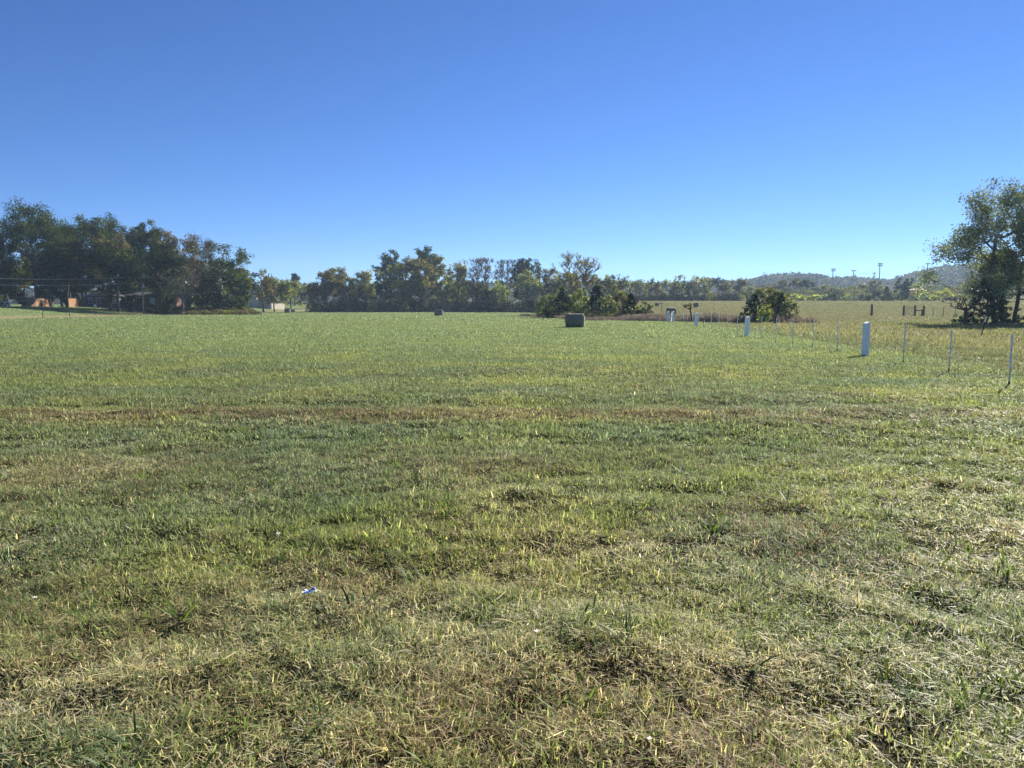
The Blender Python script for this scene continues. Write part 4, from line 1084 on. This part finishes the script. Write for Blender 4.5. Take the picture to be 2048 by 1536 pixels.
def beige_building():
    g = ground(514, 268); a = math.atan2(-.34, .94)
    e = empty('beige_building', g, a); tag(e, 'flat roofed beige building with sunlit end walls behind slender trees', 'building')
    s = 268 / F
    H1, H2 = 23.5 * s, 12.6 * s
    m = MB(); m.box(-8.5, 0, 0, 7.5, -1, H1); m.build('wall', M['beige'], e)
    m = MB(); m.box(-8.7, .2, -.2, 7.7, H1 + .002, H1 + .22); r = m.build('roof', M['roofwhite'], e)
    m = MB(); m.box(-6.2, -5.4, 2, 2.9, H1 + .222, H1 + .9); m.build('vent', M['steel'], r)
    # lower wing set back on the right
    m = MB(); m.box(.002, 4.3, 2.4, 9.8, -1, H2); m.build('wing_wall', M['beige'], e)
    m = MB(); x0, x1, y0, y1 = -.0, 4.7, 2.0, 10.2; z = H2 + .002
    m.add([(x0+.003, y0, z), (x1, y0, z), (x1, y1, z), (x0+.003, y1, z), (x0+.003, y0, z+1.9), (x0+.003, y1, z+1.9), (x1, y0, z+.14), (x1, y1, z+.14)],
          [(0,3,2,1), (1,2,7,6), (0,1,6,4), (3,5,7,2), (6,7,5,4), (0,4,5,3)])
    m.build('wing_roof', M['shingle'], e)
    for x in (1.3, 2.7): window(e, x, 2.4, .7, 1.8, .7)
    d = MB(); d.box(-3.4, -2.4, -.06, -.002, 0, 2.1); dd = d.build('door', M['glass'], e)
    k = MB(); k.tube([(-2.55, -.12, 1.05), (-2.55, -.062, 1.05)], .04, 8); k.build('handle', M['steel'], dd)
    m = MB(); m.box(-7.9, -5.6, -1.3, -.002, 2.35, 2.5); m.build('canopy', M['roofwhite'], e)
beige_building()

# ------------------------------------------------------------------ far right: floodlight masts, pylon, sheds, road
G = 'floodlight masts of the far sports ground'
def mast(label, px, top, Y, rows=2, w=2.9):
    g = ground(px, Y); H = float(at_depth(px, top, Y)[2] - g[2]); e = empty('floodlight_mast', g, rad(12)); tag(e, label, 'floodlight', G)
    m = MB(); m.tube([(0, 0, -.5), (0, 0, H)], .34, 10, .2); m.build('pole', M['steel'], e, smooth=True)
    m = MB()
    for k in range(rows): m.box(-w/2, w/2, -.14, .14, H - .1 - 1.0 * k, H + .08 - 1.0 * k)
    m.build('crossarm', M['steel'], e)
    for k in range(rows):
        for j in range(5):
            x = -w/2 + .25 + j * (w - .5) / 4; q = MB()
            q.tube([(x, -.15, H + .1 - 1.0 * k), (x, -.6, H - .22 - 1.0 * k)], .16, 8, .30); q.build('lamp', M['steel'], e)
mast('left floodlight mast with a double lamp row', 1664, 537.5, 430)
mast('short floodlight mast between the left and tall ones', 1705, 541, 440, 1)
mast('tallest floodlight mast standing clear of the ridge', 1757, 527, 425)
mast('floodlight mast half hidden by the tall right tree', 1852, 527, 435, 1)
mast('floodlight mast barely topping the ridge', 1634, 548.5, 455, 1)
def pylon(label, px, top, Y, w, arms):
    g = ground(px, Y); g[2] = max(g[2], float(hill_z(g[0], Y))); H = float(at_depth(px, top, Y)[2] - g[2]); e = empty('power_pole', g); tag(e, label, 'power pole')
    m = MB(); m.tube([(0, 0, -.5), (0, 0, H)], .3, 8, .22); m.build('pole', M['polewood'], e)
    for k in range(arms):
        m = MB(); m.box(-w/2, w/2, -.32, -.2, H - .7 - 1.7 * k, H - .4 - 1.7 * k); m.build('crossarm', M['polewood'], e)
    return (g[0], g[1] - .3, g[2] + H - .4)
pa = pylon('power pole with two crossarms beside the tallest floodlight', 1746.5, 544.5, 440, 2.6, 2)
pb = pylon('power pole on the ridge left of the floodlights', 1527.5, 543.5, 800, 6.5, 1)
pc = pylon('power pole behind the tall right tree', 1900, 548, 445, 2.6, 2)
def far_wire(label, a, b):
    m = MB(); a, b = np.array(a), np.array(b)
    m.tube([a + (b - a) * t - [0, 0, 6 * t * (1 - t)] for t in np.linspace(0, 1, 13)], .05, 4); tag(m.build('power_line', M['cable']), label, 'wire', 'power lines under the ridge sky')
far_wire('power line from the ridge pole to the two armed pole', pb, pa); far_wire('power line from the two armed pole into the right tree', pa, pc)

def shed(name, label, px0, px1, Y, top, wall, roof, H=None, depth=8):
    g = ground((px0 + px1) / 2, Y); s = Y / F; W = (px1 - px0) * s; RH = float(at_depth(0, top, Y)[2] - g[2]); H = RH * .68
    e = empty(name, g, rad(-4)); tag(e, label, 'building')
    m = MB(); m.box(-W/2, W/2, 0, depth, -.6, H); m.build('wall', M[wall], e)
    m = MB(); o = .4
    v = [(-W/2-o, -o, H+.002), (W/2+o, -o, H+.002), (W/2+o, depth+o, H+.002), (-W/2-o, depth+o, H+.002), (-W/2-o, depth/2, RH), (W/2+o, depth/2, RH)]
    m.add(v, [(0,3,2,1), (0,1,5,4), (2,3,4,5), (1,2,5), (3,0,4)]); m.build('roof', M[roof], e)
    for t in (.2, .5, .8): window(e, -W/2 + t * W, 0, H * .35, H * .75, 1.1)
    d = MB(); d.box(-W*.5 + W*.35 - .6, -W*.5 + W*.35 + .6, -.05, -.002, 0, 2.1); d.build('door', M['black'], e)
shed('low_building', 'low brown building with a tan roof right of the juniper', 1817, 1853, 330, 577, 'tan', 'tan')
shed('low_building', 'long low building with a white roof behind the right trees', 1955, 1995, 330, 577, 'siding', 'roofwhite')
def road():
    xs = np.linspace(50, 330, 60); y0 = 318 - (xs - 160) * .05
    V = []; 
    for x, y in zip(xs, y0):
        for d in (-3.2, 3.2): V.append((x, y + d, float(max(T(x, y + d), T(x, y))) + .06))
    Fc = [(2*i, 2*i+2, 2*i+3, 2*i+1) for i in range(len(xs)-1)]
    me = bpy.data.meshes.new('road'); me.from_pydata(V, [], Fc); me.update()
    tag(link_mesh('road', me, M['asphalt']), 'grey road passing behind the right field', 'road', kind='structure')
road()
def wire_fence():
    e = empty('wire_fence', ground(1690, 258)); tag(e, 'old wire fence before the bushes at the field top', 'fence')
    o = np.array(e.location); pts = [ground(px, 256) for px in range(1655, 1728, 9)]
    for p in pts:
        m = MB(); q = p - o; m.tube([q - [0, 0, .3], q + [0, 0, 1.7]], .08, 6); m.build('post', M['oldwood'], e)
    m = MB()
    for h in (.5, .95, 1.4):
        m.tube([p - o + [0, -.1, h] for p in pts], .02, 4)
    m.build('wire', M['steel'], e)
wire_fence()

# ------------------------------------------------------------------ litter
def scrap(name, label, cat, px, py, size, mat, seed, group=None, lift=.02):
    rng = np.random.default_rng(seed); g = ground_at(px, py); n = 9
    u, v = np.meshgrid(np.linspace(-1, 1, n), np.linspace(-.55, .55, n))
    z = .30 * (vnoise(u * 2.2 + 7, v * 2.2 + seed, seed) + .5 * vnoise(u * 5, v * 5, seed + 1)) - .1 + .25 * u * u * rng.uniform(0, 1)
    edge = 1 + .18 * (rng.random((n, n)) - .5)
    P = np.stack([u * edge * size, v * edge * size, z * size], -1).reshape(-1, 3)
    i = np.arange(n * n).reshape(n, n); Fc = np.stack([i[:-1, :-1], i[:-1, 1:], i[1:, 1:], i[1:, :-1]], -1).reshape(-1, 4)
    o = link_mesh(name, fast_mesh(name, P, Fc), mat); so = o.modifiers.new('thick', 'SOLIDIFY'); so.thickness = .002
    o.location = (g[0], g[1], g[2] + lift); o.rotation_euler = (rng.uniform(.2, .5), rng.uniform(-.2, .2), rng.uniform(.3, .9))
    if label: tag(o, label, cat, group)
    return o
w = scrap('plastic_wrapper', 'crumpled blue and white plastic wrapper in the grass', 'litter', 620, 1197, .034, M['blue'], 4, lift=.035)
c = scrap('torn_end', None, None, 610, 1205, .020, M['paper'], 9, lift=.03)
bpy.context.view_layer.update()
mw = c.matrix_world.copy(); c.parent = w; c.matrix_world = mw
G = 'white paper scraps lying in the grass'
scrap('paper_scrap', 'white paper scrap on the reddish dry patch', 'litter', 1072, 1290, .014, M['paper'], 21, G, .035)
scrap('paper_scrap', 'white paper scrap near the left picture edge', 'litter', 72, 1240, .012, M['paper'], 22, G, .035)
scrap('paper_scrap', 'small white scrap farther up than the blue wrapper', 'litter', 557, 1090, .014, M['paper'], 23, G, .035)
scrap('paper_scrap', 'white paper scrap low in the right half of the grass', 'litter', 1298, 1492, .010, M['paper'], 24, G, .03)

# ------------------------------------------------------------------ haze
HAZE = 0.00023
def haze():
    m, nt, out = new_mat('haze_mat')
    v = nt.nodes.new('ShaderNodeVolumePrincipled'); v.inputs['Color'].default_value = (.55, .75, 1.0, 1)
    v.inputs['Density'].default_value = HAZE; v.inputs['Anisotropy'].default_value = .25
    nt.links.new(v.outputs[0], out.inputs['Volume'])
    b = MB(); b.box(-1900, 1900, -60, 1400, -6, 75); o = b.build('haze', m)
    tag(o, 'thin bluish haze over the whole landscape', 'haze', kind='stuff')
if HAZE: haze()

# ------------------------------------------------------------------ light, sky, camera
SUN_E = 5.0
world = bpy.data.worlds.new('World'); scene.world = world; world.use_nodes = True
nt = world.node_tree; nt.nodes.clear()
out = nt.nodes.new('ShaderNodeOutputWorld'); bg = nt.nodes.new('ShaderNodeBackground'); sky = nt.nodes.new('ShaderNodeTexSky')
sky.sky_type = 'NISHITA'; sky.sun_disc = False; sky.sun_elevation = SUN_EL; sky.sun_rotation = SUN_AZ
sky.altitude = 200; sky.air_density = .72; sky.dust_density = 0.0; sky.ozone_density = 10
bg.inputs['Strength'].default_value = .056
hs = nt.nodes.new('ShaderNodeHueSaturation'); hs.inputs['Saturation'].default_value = 1.03; hs.inputs['Hue'].default_value = .505
nt.links.new(sky.outputs[0], hs.inputs['Color']); nt.links.new(hs.outputs[0], bg.inputs['Color']); nt.links.new(bg.outputs[0], out.inputs['Surface'])
sl = bpy.data.lights.new('sun', 'SUN'); sl.energy = SUN_E; sl.angle = rad(.53); sl.color = (1.0, .93, .82)
so = bpy.data.objects.new('sun', sl); COL.objects.link(so)
d = Vector((math.sin(SUN_AZ) * math.cos(SUN_EL), math.cos(SUN_AZ) * math.cos(SUN_EL), math.sin(SUN_EL)))
so.rotation_euler = d.to_track_quat('Z', 'Y').to_euler(); so.location = (60, 80, 90)

cd = bpy.data.cameras.new('camera'); cam = bpy.data.objects.new('camera', cd); COL.objects.link(cam)
cd.sensor_fit = 'HORIZONTAL'; cd.sensor_width = 36; cd.lens = 36 * F / 2048; cd.clip_start = .05; cd.clip_end = 5000
cam.location = (0, 0, CAMZ); cam.rotation_euler = (rad(90) - TH, 0, 0)
scene.camera = cam

scene.view_settings.view_transform = 'Standard'; scene.view_settings.look = 'None'
scene.view_settings.exposure = 1.28; scene.view_settings.gamma = 1.0
cy = scene.cycles
cy.max_bounces = 6; cy.diffuse_bounces = 3; cy.glossy_bounces = 2; cy.transmission_bounces = 4; cy.volume_bounces = 0
cy.caustics_reflective = False; cy.caustics_refractive = False
cy.use_adaptive_sampling = True; cy.adaptive_threshold = .02
cy.use_denoising = True; cy.denoiser = 'OPENIMAGEDENOISE'; cy.denoising_prefilter = 'ACCURATE'; cy.denoising_input_passes = 'RGB_ALBEDO_NORMAL'
